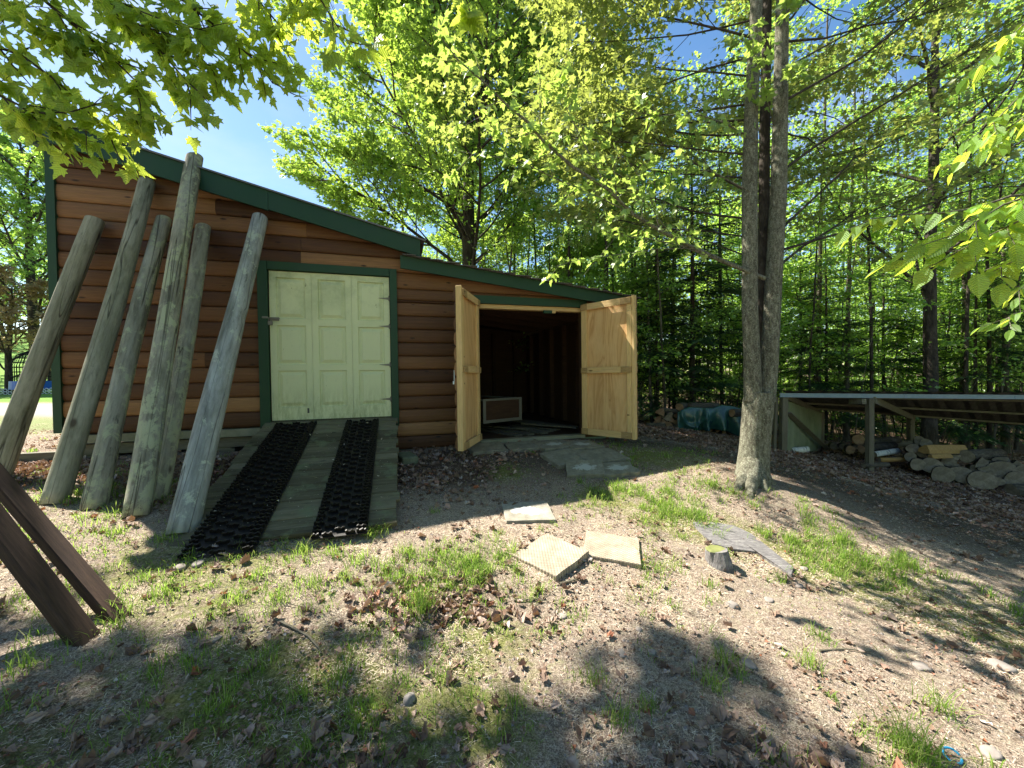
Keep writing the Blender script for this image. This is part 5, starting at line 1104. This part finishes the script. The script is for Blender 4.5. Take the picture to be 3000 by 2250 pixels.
# --- beech boughs coming in from the right
rng = np.random.RandomState(99); mb = MB(); cn = Crown(); tb_ = np.array([4.3, 1.3, gz1(4.3, 1.3)]); tl = lambda x, y, Y: at(x, y, Y) - tb_
TPn = trunk_path(6.5, (-.1, .2), rng, 9, .05); mb.tube(TPn, np.linspace(.10, .03, 9), 12, jit=.05, rng=rng, cap=False)
def beech(path, r, step=.042, size=.092, root=None, sub=0, Ls=.35):
    P = [tl(*q) for q in path]
    if root is not None: r0 = pt(TPn, root); P = [r0, r0 * .5 + P[0] * .5 + [0, 0, .12]] + P
    P = np.array(P); mb.tube(P, np.linspace(r, .0018, len(P)), 6, cap=False); P = P[1:] if root is not None else P
    def place(P):
        Lg = np.r_[0, np.cumsum(np.linalg.norm(np.diff(P, axis=0), axis=1))]; n = max(2, int(Lg[-1] / step))
        for i in range(n + 1):
            s_ = Lg[-1] * i / n; q = np.array([np.interp(s_, Lg, P[:, j]) for j in range(3)]); q2 = np.array([np.interp(min(s_ + .03, Lg[-1]), Lg, P[:, j]) for j in range(3)]); T = q2 - q; T = P[-1] - P[-2] if np.linalg.norm(T) < 1e-6 else T; T /= np.linalg.norm(T)
            sd = np.cross(T, [0, 0, 1.]); sd /= np.linalg.norm(sd); sg = 1 if i % 2 else -1
            if i == n: sg = 0
            cn.P.append([q]); cn.D.append([T * .75 + sd * sg * .8 + [0, 0, -.55 + .3 * rng.randn()] + rng.randn(3) * .15]); cn.Nn.append([np.array([0, -.25, 1.]) + rng.randn(3) * .3]); cn.S.append([size * (.75 + .45 * rng.rand())])
    place(P)
    for i in range(sub):
        t = .1 + .8 * (i + rng.rand()) / sub; k = min(int(t * (len(P) - 1)), len(P) - 2); q = P[k] + (P[k+1] - P[k]) * (t * (len(P) - 1) - k); T = P[k+1] - P[k]; T /= np.linalg.norm(T); sd = np.cross(T, [0, 0, 1.]) * (1 if i % 2 else -1)
        Q = bez(q, T * .9 + sd * .8 + [0, 0, -.15 + .25 * rng.randn()], Ls * (.6 + .7 * rng.rand()), 4, rng, -.1, .15); mb.tube(Q, np.linspace(.003, .0015, 5), 4, cap=False); place(Q)
beech([(3120, 560, 2.0), (2960, 575, 2.0), (2860, 610, 1.95), (2760, 625, 1.95), (2660, 628, 1.95), (2560, 640, 1.9), (2480, 675, 1.9)], .009, .045, .090, root=2.6, sub=2, Ls=.12)
beech([(3160, 600, 1.8), (3000, 640, 1.8), (2900, 690, 1.8), (2800, 740, 1.8), (2720, 785, 1.8)], .008, .045, .098, root=2.5, sub=6, Ls=.22)
beech([(3200, 540, 1.75), (3060, 560, 1.75), (2940, 600, 1.75), (2860, 650, 1.75), (2790, 700, 1.75)], .007, .045, .098, sub=6, Ls=.22)
beech([(3160, 700, 1.75), (3050, 720, 1.75), (2980, 760, 1.75), (2900, 800, 1.75)], .006, .05, .09, root=2.3, sub=3, Ls=.2)
beech([(3200, 100, 2.2), (3060, 200, 2.2), (2980, 290, 2.2), (2900, 370, 2.2), (2820, 420, 2.2)], .007, .055, .085, root=3.3, sub=5, Ls=.25)
beech([(3250, -60, 2.1), (3100, 0, 2.1), (3010, 60, 2.1), (2930, 140, 2.1), (2880, 190, 2.1)], .007, .05, .088, root=3.6, sub=6, Ls=.25)
beech([(3200, 250, 2.3), (3060, 300, 2.3), (2960, 370, 2.3), (2880, 440, 2.3)], .006, .05, .09, sub=5, Ls=.25)
beech([(3150, 930, 2.6), (3040, 900, 2.6), (2970, 920, 2.6), (2930, 950, 2.6)], .005, .06, .08, root=2.0, sub=3, Ls=.25)
beech([(3150, 860, 2.6), (3050, 800, 2.6), (2950, 880, 2.6)], .005, .06, .075, root=2.2, sub=3, Ls=.25)
e = empty('beech_tree', tuple(tb_)); tag(e, 'young beech with ribbed bright green leaves reaching in from the right edge', 'tree'); mb.build('trunk', M['bark_mid'], e, smooth=True); link('crown', leaf_mesh('crown', np.concatenate(cn.P), np.concatenate(cn.D), np.concatenate(cn.Nn), np.concatenate(cn.S), T_OVAL, M['lf_beech']), e)

# --- the dark tree over the wood shelter
def standing_tree(name, px, py, Y, r, lean, forkz, seed, label, H=13, bm='bark_dark', lm='lf_wood', leaf=.09, z0=4.0, nl=16, L=3.4, group=None, nsub=6):
    rng = np.random.RandomState(seed); p = at(px, py, Y); g = gz1(p[0], Y); mb = MB(); cr = Crown(); TP = trunk_path(H, lean, rng, 14, .05)
    mb.tube(TP, np.interp(TP[:, 2], [-.2, .3, H * .6, H], [r * 1.35, r, r * .62, .02]), 12, jit=.08, rng=rng, cap=False)
    for i in range(nl):
        z = z0 + (H - z0 - .3) * (i + rng.rand() * .6) / nl; a = i * 2.4 + rng.rand(); el = .35 + .7 * z / H * rng.rand() + .2
        limb(mb, cr, pt(TP, z), (math.cos(a) * math.cos(el), math.sin(a) * math.cos(el), math.sin(el)), L * (1.15 - .6 * z / H) * (.7 + .6 * rng.rand()), r * .32, rng, leaf, 2, nsub, 16, .2, .3, .65, .24)
    return finish_tree(name, (p[0], Y, g), mb, cr, M[bm], M[lm], T_MID, label, group=group)
standing_tree('hardwood_tree', 2722, 1140, 9.8, .155, (.5, .3), 0, 41, 'dark forked tree rising behind the wood shelter', H=14, z0=3.6, nl=18, L=4.2)

# --- the tall tree left of the shed, out of the picture, that dapples the foreground
rng = np.random.RandomState(303); mb = MB(); cr = Crown(); TP = trunk_path(12.5, (.8, .1), rng, 12, .05); mb.tube(TP, np.linspace(.24, .05, 12), 12, cap=False)
for i in range(18):
    z = 7.4 + 4.2 * i / 18; L_ = [2.8, 4.6, 3.6, 5.2, 2.2, 4.0, 7.4][i % 7]; a = [-.10, .06, -.22, .0, -.3, .1, -.08][i % 7] + rng.randn() * .12
    limb(mb, cr, pt(TP, z), (math.cos(a), math.sin(a), .20), L_, .05, rng, .18, 2, 8, 24, .1, .25, .7, .25, 6, .32)
finish_tree('shade_tree', (-11.9, 4.0, gz1(-11.9, 4.0)), mb, cr, M['bark_mid'], M['lf_maple'], T_MID, 'tall tree left of the shed, outside the picture, shading the grass')
# --- prototypes for the wood behind
def slim(seed, H, r, z0, nl, L, leaf=.085, lm='lf_wood', bm='bark_dark', nsub=6, tm=T_SMALL, nleaf=24, flat=.8):
    rng = np.random.RandomState(seed); mb = MB(); cr = Crown(); TP = trunk_path(H, (rng.randn() * .35, rng.randn() * .35), rng, 9, .07); mb.tube(TP, np.interp(TP[:, 2], [-.2, .2, H], [r * 1.25, r, .012]), 7, cap=False)
    for i in range(nl):
        z = z0 + (H - z0 - .1) * (i + rng.rand() * .7) / nl; a = i * 2.4 + rng.rand() * .8; el = .1 + .6 * rng.rand()
        limb(mb, cr, pt(TP, z), (math.cos(a) * math.cos(el), math.sin(a) * math.cos(el), math.sin(el)), L * (1.1 - .7 * z / H) * (.6 + .7 * rng.rand()), max(.005, r * .14), rng, leaf, 1, nsub, nleaf, .05, .3, flat, .22, 4, .8, .1)
    return mb.mesh('trunk', M[bm], True), cr.mesh('crown', tm, M[lm])
def fir(seed, H, r, z0, L, dense=1.0):
    rng = np.random.RandomState(seed); mb = MB(); mb.tube([(0, 0, -.15), (.02, 0, H * .5), (0, .02, H)], [r, r * .6, .01], 8, cap=False); P = []; D = []; Nn = []; Sz = []
    z = .5
    while z < H - .1:
        n = 3; a0 = rng.rand() * 6
        for i in range(n):
            a = a0 + i * 6.283 / n + rng.randn() * .5; Lb = (L * (1 - z / H) ** .8 + .1) * (.7 + .5 * rng.rand()); d = np.array([math.cos(a), math.sin(a), .05 - .25 * (1 - z / H)]); B = bez((0, 0, z + .15 * rng.rand()), d, Lb, 5, rng, .12, .12); mb.tube(B, np.linspace(max(.005, r * .09), .002, 6), 4, cap=False)
            if z < z0 and rng.rand() < .75: continue
            nt = int(Lb / .075 * dense)
            for j in range(nt):
                t = .15 + .85 * (j + rng.rand() * .5) / nt; k = min(int(t * 5), 4); q = B[k] + (B[k+1] - B[k]) * (t * 5 - k); T = B[k+1] - B[k]; T /= np.linalg.norm(T); sd = np.cross(T, [0, 0, 1.]); sg = 1 if j % 2 else -1
                if j % 7 == 6: sg = 0
                P.append(q); D.append(T * .8 + sd * sg * .8 + [0, 0, -.18 + rng.randn() * .1]); Nn.append(np.array([0, 0, 1.]) + rng.randn(3) * .22); Sz.append(min(.55, Lb * .5) * (1.1 - .6 * t) * (.8 + .4 * rng.rand()) + .06)
        z += .17 + .12 * rng.rand()
    th = []; K = 7
    th.append((0, 0))
    for k in range(K):
        y = .06 + k / K * .9; wv = .20 * (1 - k / K) + .05; th += [(.015, y), (wv, y + .10), (.02, y + .06)]
    th.append((0, 1.02)); T_FIR = _tmpl(th, .2, .12)
    return mb.mesh('trunk', M['bark_dark'], True), leaf_mesh('crown', P, D, Nn, Sz, T_FIR, M['lf_fir'])
PROTO = {'slim1': slim(61, 11, .055, 2.6, 16, 2.2), 'slim2': slim(62, 13, .075, 3.6, 16, 2.6, .095, bm='bark_mid'), 'slim3': slim(63, 9, .038, 1.6, 16, 1.9, bm='bark_mid'),
         'sap1': slim(64, 4.6, .020, .5, 18, 1.3, .08, nsub=5, nleaf=20), 'sap2': slim(65, 6.5, .027, .8, 20, 1.7, .085, nsub=5, nleaf=20), 'thick': slim(66, 16, .14, 4.0, 20, 3.8, .12, nsub=8, nleaf=26),
         'fir1': fir(67, 8.5, .085, 1.4, 2.3), 'fir2': fir(68, 5.5, .05, .4, 1.7), 'fir3': fir(69, 11, .11, 2.5, 2.6)}
def plant(kind, px, Y, label, cat, group=None, sc=1.0, rz=None, name=None):
    p = at(px, 1100, Y); t, c = PROTO[kind]; nm = name or {'s': 'woodland_tree', 't': 'woodland_tree', 'f': 'fir_tree'}[kind[0]]
    e = empty(nm, (p[0], Y, gz1(p[0], Y)), RZ.rand() * 6.28 if rz is None else rz); e.scale = (sc, sc, sc); tag(e, label, cat, group)
    link('trunk', t, e); link('crown', c, e); return e
RZ = np.random.RandomState(15)
plant('fir1', 2028, 10.6, 'fir with a bare lower trunk standing behind the green tarp', 'fir tree', 'firs along the edge of the wood')
plant('fir2', 1925, 10.4, 'young fir beside the right lean-to door, dark against the leaves', 'fir tree', 'firs along the edge of the wood')
plant('fir2', 2420, 11.2, 'fir right behind the left end of the wood shelter', 'fir tree', 'firs along the edge of the wood', 1.1)
plant('fir2', 2860, 11.0, 'dark fir behind the right part of the wood shelter', 'fir tree', 'firs along the edge of the wood', 1.15)
plant('fir1', 2950, 12.5, 'taller dark fir at the right edge behind the shelter', 'fir tree', 'firs along the edge of the wood', .9)
plant('fir2', 1975, 12.2, 'layered fir in the shade between the plywood door and the tarp', 'fir tree', 'firs along the edge of the wood', 1.2)
plant('fir2', 2115, 11.6, 'low fir close behind the tarp, left of the forked tree', 'fir tree', 'firs along the edge of the wood', 1.1)
plant('fir2', 2590, 12.4, 'drooping fir above the middle of the wood shelter roof', 'fir tree', 'firs along the edge of the wood', 1.2)
plant('fir1', 2345, 12.8, 'fir rising just right of the forked tree', 'fir tree', 'firs along the edge of the wood', .85)
plant('slim2', 2480, 11.0, 'pale-barked slim tree seen above the shelter roof left of its middle', 'tree', 'slim trees at the edge of the wood', .95)
plant('slim1', 2556, 10.3, 'dark slim tree rising just right of the shelter post', 'tree', 'slim trees at the edge of the wood', .9)
plant('thick', 2640, 17.0, 'sturdy trunk deep in the wood behind the shelter', 'tree', 'slim trees at the edge of the wood')
plant('slim2', 2830, 11.5, 'dark trunk seen under the shelter roof, right part', 'tree', 'slim trees at the edge of the wood')
plant('slim1', 2900, 10.8, 'second dark trunk seen under the shelter roof, right part', 'tree', 'slim trees at the edge of the wood')
plant('slim3', 1908, 9.9, 'thin multi-twigged trunk just right of the open plywood door', 'tree', 'slim trees at the edge of the wood')
plant('slim3', 1950, 10.0, 'thin pale trunk behind the left end of the firewood pile', 'tree', 'slim trees at the edge of the wood', .9)
plant('slim1', 2120, 12.0, 'thin trunk behind the middle of the tarp', 'tree', 'slim trees at the edge of the wood')
GW = 'slender trees and saplings of the wood'
LBL = {'slim1': 'slender dark-stemmed tree among its likes in the wood', 'slim2': 'tall slim tree among its likes in the wood', 'slim3': 'thin young tree among its likes in the wood', 'sap1': 'leafy sapling in the undergrowth of the wood', 'sap2': 'tall leafy sapling among its likes in the wood', 'thick': 'thick-stemmed tree deep in the wood', 'fir1': 'dark fir deep in the wood', 'fir2': 'small fir deep in the wood', 'fir3': 'tall fir deep in the wood'}
for i in range(125):
    k = ['slim1', 'sap2', 'slim3', 'sap1', 'sap2', 'sap2', 'sap1', 'slim3', 'sap2', 'sap1', 'thick', 'sap1', 'slim2'][i % 13]
    Y = 10.5 + 22 * RZ.rand() ** 1.4; ux_ = .20 + 1.35 * RZ.rand() if k != 'thick' else .3 + 1.2 * RZ.rand()
    if k in ('sap1', 'sap2'): Y = 10.2 + 12 * RZ.rand()
    plant(k, 1500 + FPX * ux_, Y, LBL[k], 'fir tree' if k[0] == 'f' else 'tree', GW, .85 + .4 * RZ.rand())
for i in range(16):
    plant(['sap2', 'slim3', 'slim1'][i % 3], 1420 + 480 * (i + RZ.rand()) / 16, 11.2 + 4 * RZ.rand(), 'bright green young tree close behind the lean-to roof', 'tree', 'trees beyond the lean-to roof', .9 + .2 * RZ.rand())
for i in range(26):                                        # trees seen over the lean-to, beyond the big maple
    k = ['slim2', 'thick', 'slim1', 'sap2'][i % 4]; plant(k, 1150 + 750 * (i + RZ.rand()) / 26, 17 + 12 * RZ.rand(), 'green tree beyond the lean-to roof among its likes', 'tree', 'trees beyond the lean-to roof', .9 + .2 * RZ.rand())
# trees left of the shed
standing_tree('hardwood_tree', 108, 1000, 24, .28, (-.4, 0), 0, 51, 'dark-trunked tree on the lawn left of the shed corner', H=15, z0=2.6, nl=20, L=5.0, leaf=.17, nsub=8, group='trees left of the shed')
standing_tree('hardwood_tree', 20, 1000, 21, .16, (.3, 0), 0, 52, 'pinkish young-leaved tree at the left picture edge', H=6.0, z0=.8, nl=16, L=3.0, leaf=.15, lm='lf_red', nsub=7, group='trees left of the shed')
standing_tree('hardwood_tree', 150, 1000, 27, .2, (0, 0), 0, 53, 'taller tree half hidden by the shed corner', H=17, z0=2.5, nl=18, L=5.0, leaf=.18, nsub=8, group='trees left of the shed')
standing_tree('hardwood_tree', -80, 1000, 30, .25, (0, 0), 0, 54, 'big airy tree beyond the left picture edge', H=17, z0=2.5, nl=18, L=6.0, leaf=.2, group='trees left of the shed')
for i in range(16): plant(['thick', 'slim2'][i % 2], -420 + 560 * (i + RZ.rand()) / 16, 44 + 16 * RZ.rand(), 'tree in the far row across the lawn', 'tree', 'far trees across the lawn', 1.15)

# --- far wood that reads as one mass, and undergrowth
rng = np.random.RandomState(8); n = 90000
uu = np.concatenate([.12 + 1.7 * rng.rand(n - 16000), -.75 + .95 * rng.rand(16000)]); Y = 27 + 28 * rng.rand(n); X = uu * Y; cl_ = fbm(X * .35, Y * .35, 2); Zr = rng.rand(n) ** 1.15 * (13 + 5 * fbm(X * .1, X * 0 + 3, 2)); kp = fbm(X * .5 + Zr * .3, Zr * .6 + Y * .2, 3) > .42; 
lo = uu < .12; Zr = np.where(lo, Zr * .55, Zr)
X, Y, Zr = X[kp], Y[kp], Zr[kp]; P = np.c_[X, Y, gz(X, Y, False) + Zr]; m = len(P)
o = link('far_woods', leaf_mesh('far_woods', P, rng.randn(m, 3) * [1, 1, .5], rng.randn(m, 3) * .6 + [0, 0, .8], .22 + .28 * rng.rand(m), T_SMALL, M['lf_wood'])); tag(o, kind='stuff')
# the wood that carries on to both sides and behind the camera; it also keeps the sky from lighting the shade too strongly
n = 26000; a = rng.rand(n) * 2 * math.pi; R = 24 + 22 * rng.rand(n); X = np.cos(a) * R; Y = np.sin(a) * R; kp = (Y < 6) & ~((X < 0) & (Y > -.2 * X - 14)); X, Y = X[kp], Y[kp]; Zr = rng.rand(len(X)) * 12
o = link('far_woods', leaf_mesh('far_woods', np.c_[X, Y, gz(X, Y, False) + Zr], rng.randn(len(X), 3), rng.randn(len(X), 3) * .6 + [0, 0, .8], .45 + .4 * rng.rand(len(X)), T_SMALL, M['lf_wood'])); tag(o, kind='stuff')
# undergrowth at the wood edge: low leafy stuff and bare twigs
n = 14000; Y = 10.2 + 13 * rng.rand(n); X = (.26 + 1.2 * rng.rand(n)) * Y; kp = fbm(X * .7, Y * .7, 3) > .5; X, Y = X[kp], Y[kp]; Zr = .1 + 1.5 * rng.rand(len(X)) ** 1.3
o = link('undergrowth', leaf_mesh('undergrowth', np.c_[X, Y, gz(X, Y, False) + Zr], rng.randn(len(X), 3) * [1, 1, .4], rng.randn(len(X), 3) * .35 + [0, 0, 1], .07 + .06 * rng.rand(len(X)), T_SMALL, M['lf_wood'])); tag(o, kind='stuff')
mb = MB()
for i in range(260):
    Y = 9.9 + 8 * rng.rand(); X = (.30 + 1.1 * rng.rand()) * Y; z = gz1(X, Y); q = bez((X, Y, z - .05), (rng.randn() * .25, rng.randn() * .25, 1), 1.2 + 3.0 * rng.rand(), 5, rng, 0, .12); mb.tube(q, np.linspace(.008 + .012 * rng.rand(), .004, 6), 4, cap=False)
o = mb.build('brush', M['bark_mid']); tag(o, kind='stuff')

# ------------------------------------------------------------------ ground cover: grass, thatch, dead leaves
def shed_clear(X, Y, front=.02):
    s_ = X * math.cos(AZ) + (Y - WD) * math.sin(AZ); t_ = -X * math.sin(AZ) + (Y - WD) * math.cos(AZ)
    return ~((s_ > -5.4) & (s_ < 1.9) & (t_ > front)) 
def ramp_clear(X, Y):
    s_ = X * math.cos(AZ) + (Y - WD) * math.sin(AZ); t_ = X * math.sin(AZ) - (Y - WD) * math.cos(AZ)
    return ~((s_ > -3.30) & (s_ < -1.70) & (t_ > -.1) & (t_ < 2.36))
SLABS = [o.matrix_world.translation.copy() if o.parent is None else None for o in COL.objects if o.name.startswith('paving_slab')]
bpy.context.view_layer.update(); SLABS = [o.matrix_world.translation.copy() for o in COL.objects if o.name.startswith('paving_slab')]
def slab_clear(X, Y, r=.19):
    k = np.ones(len(X), bool)
    for c in SLABS: k &= ((X - c.x) ** 2 + (Y - c.y) ** 2) > r * r
    return k
rng = np.random.RandomState(12)
def scatter(n, near=.9, far=7.5, pw=1.0, uu=1.45):
    Y = near + (far - near) * rng.rand(n) ** pw; X = (rng.rand(n) * 2 - 1) * uu * (Y + .3); return X, Y
# grass in tufts
def blades(X, Y, h, wd, name, mat, bend=.5, flatlay=False, z0=0.0):
    n = len(X); Z = gz(X, Y) + z0; a = rng.rand(n) * 6.283; dx, dy = np.cos(a), np.sin(a); b = bend * (.3 + rng.rand(n)); px_, py_ = -dy, dx
    if flatlay:
        t = [(0, 1, .0), (.5, .8, 1.), (1, .1, .15)]; V = []
        for f, wq, zz in t:
            cx_ = X + dx * h * f; cy_ = Y + dy * h * f; cz = Z + .002 + .10 * h * zz * rng.rand(n)
            for s_ in (-1, 1): V.append(np.c_[cx_ + px_ * wd * wq * s_ / 2, cy_ + py_ * wd * wq * s_ / 2, cz])
    else:
        V = []
        for f, wq in ((0, 1), (.45, .85), (.8, .55), (1, .08)):
            o_ = b * h * f ** 2; cz = Z - .004 + h * f * (1 - .35 * b * f)
            for s_ in (-1, 1): V.append(np.c_[X + dx * o_ + px_ * wd * wq * s_ / 2, Y + dy * o_ + py_ * wd * wq * s_ / 2, cz])
    k = len(V); V = np.stack(V, 1).reshape(-1, 3); base = np.arange(n)[:, None] * k
    F = np.concatenate([base + np.array([2*i, 2*i+1, 2*i+3, 2*i+2]) for i in range(k // 2 - 1)])
    return tag(link(name, mk_mesh(name, V, [F], mat)), kind='stuff')
X, Y = scatter(30000, .95, 7.2, .75); gm_ = m_grass(X, Y); keep = (rng.rand(len(X)) < gm_ ** 1.5 * np.clip((fbm(X, Y, 3, 1.9) - .36) * 4.5, .02, 1)) & shed_clear(X, Y, -.15) & ramp_clear(X, Y) & slab_clear(X, Y, .24); X, Y = X[keep], Y[keep]
nt = 13; hs = (.035 + .055 * rng.rand(len(X))) * (.7 + .6 * m_grass(X, Y)); XX = np.repeat(X, nt) + rng.randn(len(X) * nt) * .028; YY = np.repeat(Y, nt) + rng.randn(len(X) * nt) * .028; H_ = np.repeat(hs, nt) * (.5 + .8 * rng.rand(len(XX)))
blades(XX, YY, H_, .0030 + .0006 * YY, 'grass', M['grass'], .8)
# taller tufts that the photograph singles out
TF = [(300, 1560, .07, 40), (220, 1620, .07, 40), (420, 1700, .08, 50), (700, 1760, .09, 60), (760, 1690, .09, 50), (640, 1800, .08, 50), (820, 1760, .09, 50), (930, 1720, .10, 60), (1010, 1700, .09, 50), (1050, 1650, .09, 50), (1180, 1620, .09, 50), (1150, 1700, .08, 50), (750, 1960, .10, 60), (880, 2050, .10, 60), (1050, 2150, .10, 60), (640, 2080, .09, 60), (450, 1980, .09, 60), (200, 1880, .08, 50), (1750, 2000, .09, 50), (1900, 2080, .08, 50), (2290, 1700, .07, 40), (1235, 1795, .14, 120), (1230, 1765, .12, 70), (985, 2000, .13, 60), (985, 1625, .10, 60), (1085, 1570, .11, 70), (1120, 1560, .10, 60), (890, 1620, .12, 70), (1350, 1650, .09, 60), (1400, 1700, .11, 70), (1390, 1640, .08, 50), (330, 1150 * 1.36, .07, 60), (160, 1440, .08, 60), (540, 1560, .07, 50), (480, 1590, .08, 50), (480, 1745, .10, 70), (2150, 1975, .11, 60), (2080, 2010, .11, 60), (2110, 1930, .09, 50), (2370, 1950, .11, 60), (2400, 1870, .08, 60), (2660, 2210, .16, 130), (2720, 2240, .14, 90), (2750, 2080, .12, 70), (1810, 2110, .11, 60), (1500, 2080, .08, 40), (2240, 1570, .12, 90), (2320, 1590, .12, 90), (2470, 1590, .13, 90), (2520, 1650, .12, 80), (2640, 1650, .14, 100), (1960, 1440, .12, 70), (1700, 1415, .08, 40), (1555, 1330, .07, 40), (1675, 1260, .07, 40), (2000, 1580, .07, 50), (2090, 1720, .07, 50), (1980, 1650, .07, 50), (60, 1960, .09, 50), (560, 1950, .09, 60), (620, 1720, .07, 40), (850, 1640, .07, 50), (1300, 1990, .10, 50), (900, 2210, .09, 60), (360, 1800, .12, 60), (1270, 1500, .06, 40)]
XX = []; YY = []; H_ = []
for (x, y, h, n) in TF:
    c = on_ground(x, y); q = rng.randn(n, 2) * .028 * (1 + h * 2); XX += list(c[0] + q[:, 0]); YY += list(c[1] + q[:, 1]); H_ += list(h * (.45 + .75 * rng.rand(n)))
XX, YY, H_ = map(np.array, (XX, YY, H_)); blades(XX, YY, H_, .0032 + .0003 * YY, 'tall_grass', M['grass'], .75)
# moss-short green fuzz
X, Y = scatter(60000, .95, 6.5, .8); keep = (rng.rand(len(X)) < m_moss(X, Y) * np.clip((fbm(X + 9, Y, 3, 2.3) - .38) * 4, 0, 1)) & shed_clear(X, Y, -.1) & ramp_clear(X, Y) & slab_clear(X, Y, .22); X, Y = X[keep], Y[keep]
blades(X, Y, .012 + .018 * rng.rand(len(X)), .0032 + .0006 * Y, 'short_grass', M['grass'], .9)
# dry thatch everywhere in the clearing
X, Y = scatter(420000, .9, 7.0, .75); keep = (rng.rand(len(X)) < np.clip((fbm(X + 3, Y + 7, 3, 2.3) - .43) * 6, .06, 1)) & shed_clear(X, Y, -.1) & ramp_clear(X, Y) & slab_clear(X, Y, .21) & (rng.rand(len(X)) > m_humus_shade(X, Y) * .9); X, Y = X[keep], Y[keep]
blades(X, Y, .012 + .035 * rng.rand(len(X)), .0009 + .00035 * Y, 'dry_thatch', M['straw'], 1, True)
# dead leaves
def litter(X, Y, size, tm, name, z0=0.004, tilt=.35, curl=.5):
    n = len(X); Z = gz(X, Y) + z0 + .012 * rng.rand(n); a = rng.rand(n) * 6.283
    return tag(link(name, leaf_mesh(name, np.c_[X, Y, Z], np.c_[np.cos(a), np.sin(a), .12 * rng.randn(n)], np.c_[rng.randn(n) * tilt, rng.randn(n) * tilt, np.ones(n)], size, tm, M['dead'], rng, curl)), kind='stuff')
X, Y = scatter(210000, 1.0, 11.0, .8, 1.4); ml = m_litter(X, Y); keep = (rng.rand(len(X)) < np.clip(ml, 0, 1) ** 1.3 * np.clip((fbm(X + 31, Y + 4, 3, 2.2) - .30) * 4, .1, 1)) & shed_clear(X, Y, -.02) & ramp_clear(X, Y); X, Y = X[keep], Y[keep]
litter(X, Y, .025 + .045 * rng.rand(len(X)), T_DEAD, 'leaf_litter', .002, .35, .9)
X, Y = scatter(6500, 1.0, 6.0, .9, 1.4); keep = (rng.rand(len(X)) < .14 + .25 * (fbm(X + 11, Y + 14, 3, 1.4) > .5)) & shed_clear(X, Y, -.02) & ramp_clear(X, Y) & slab_clear(X, Y, .15); X, Y = X[keep], Y[keep]
k_ = rng.rand(len(X)) < .12; litter(X[k_], Y[k_], .04 + .035 * rng.rand(k_.sum()), T_MAPLE, 'dead_leaves', .002, .18, .7); k_ = ~k_; litter(X[k_], Y[k_], .016 + .042 * rng.rand(k_.sum()) ** 1.5, T_DEAD, 'dead_leaves', .002, .3, .9)
X, Y = scatter(60000, .95, 6.8, .85); keep = (rng.rand(len(X)) < np.clip((fbm(X + 5, Y + 2, 3, 2.0) - .40) * 4, .08, .9)) & shed_clear(X, Y, -.02) & ramp_clear(X, Y) & slab_clear(X, Y, .2); X, Y = X[keep], Y[keep]
litter(X, Y, .008 + .020 * rng.rand(len(X)) ** 1.5, T_SMALL, 'leaf_crumble', .001, .3, .8)
# twigs, seed husks and grit
X, Y = scatter(9000, .95, 6.5, .8); keep = shed_clear(X, Y, -.05) & ramp_clear(X, Y); X, Y = X[keep], Y[keep]; n = len(X); s_ = .003 + .006 * rng.rand(n) ** 2
TVg = (np.array([(-1, -1, 0), (1, -.8, 0), (.9, 1, 0), (-.8, .9, 0), (0, 0, .9)], float), np.array([(0, 1, 4), (1, 2, 4), (2, 3, 4), (3, 0, 4)]))
a = rng.rand(n) * 6.28; o = link('grit', leaf_mesh('grit', np.c_[X, Y, gz(X, Y)], np.c_[np.cos(a), np.sin(a), a * 0], np.c_[a * 0, a * 0, a * 0 + 1], s_, TVg, M['stone'])); tag(o, kind='stuff')
# bits fallen on the ramp planks
n = 700; lx = rng.rand(n) * 1.5; ly = rng.rand(n) * 2.25; Pw = np.array([np.array(Matrix.Translation(tuple(A)) @ Matrix.Rotation(AZ, 4, 'Z') @ RM @ Vector((lx[i], -ly[i], .006 + (.022 if (.13 < lx[i] < .6 or .95 < lx[i] < 1.36) else 0)))) for i in range(n)])
Pw = Pw[:, :3]; sz = np.where(rng.rand(n) < .06, .03, .006) * (.6 + .8 * rng.rand(n)); o = link('leaf_crumbs', leaf_mesh('leaf_crumbs', Pw, rng.randn(n, 3) * [1, 1, .1], rng.randn(n, 3) * .3 + [0, 0, 1], sz, T_MID, M['straw'])); tag(o, kind='stuff')
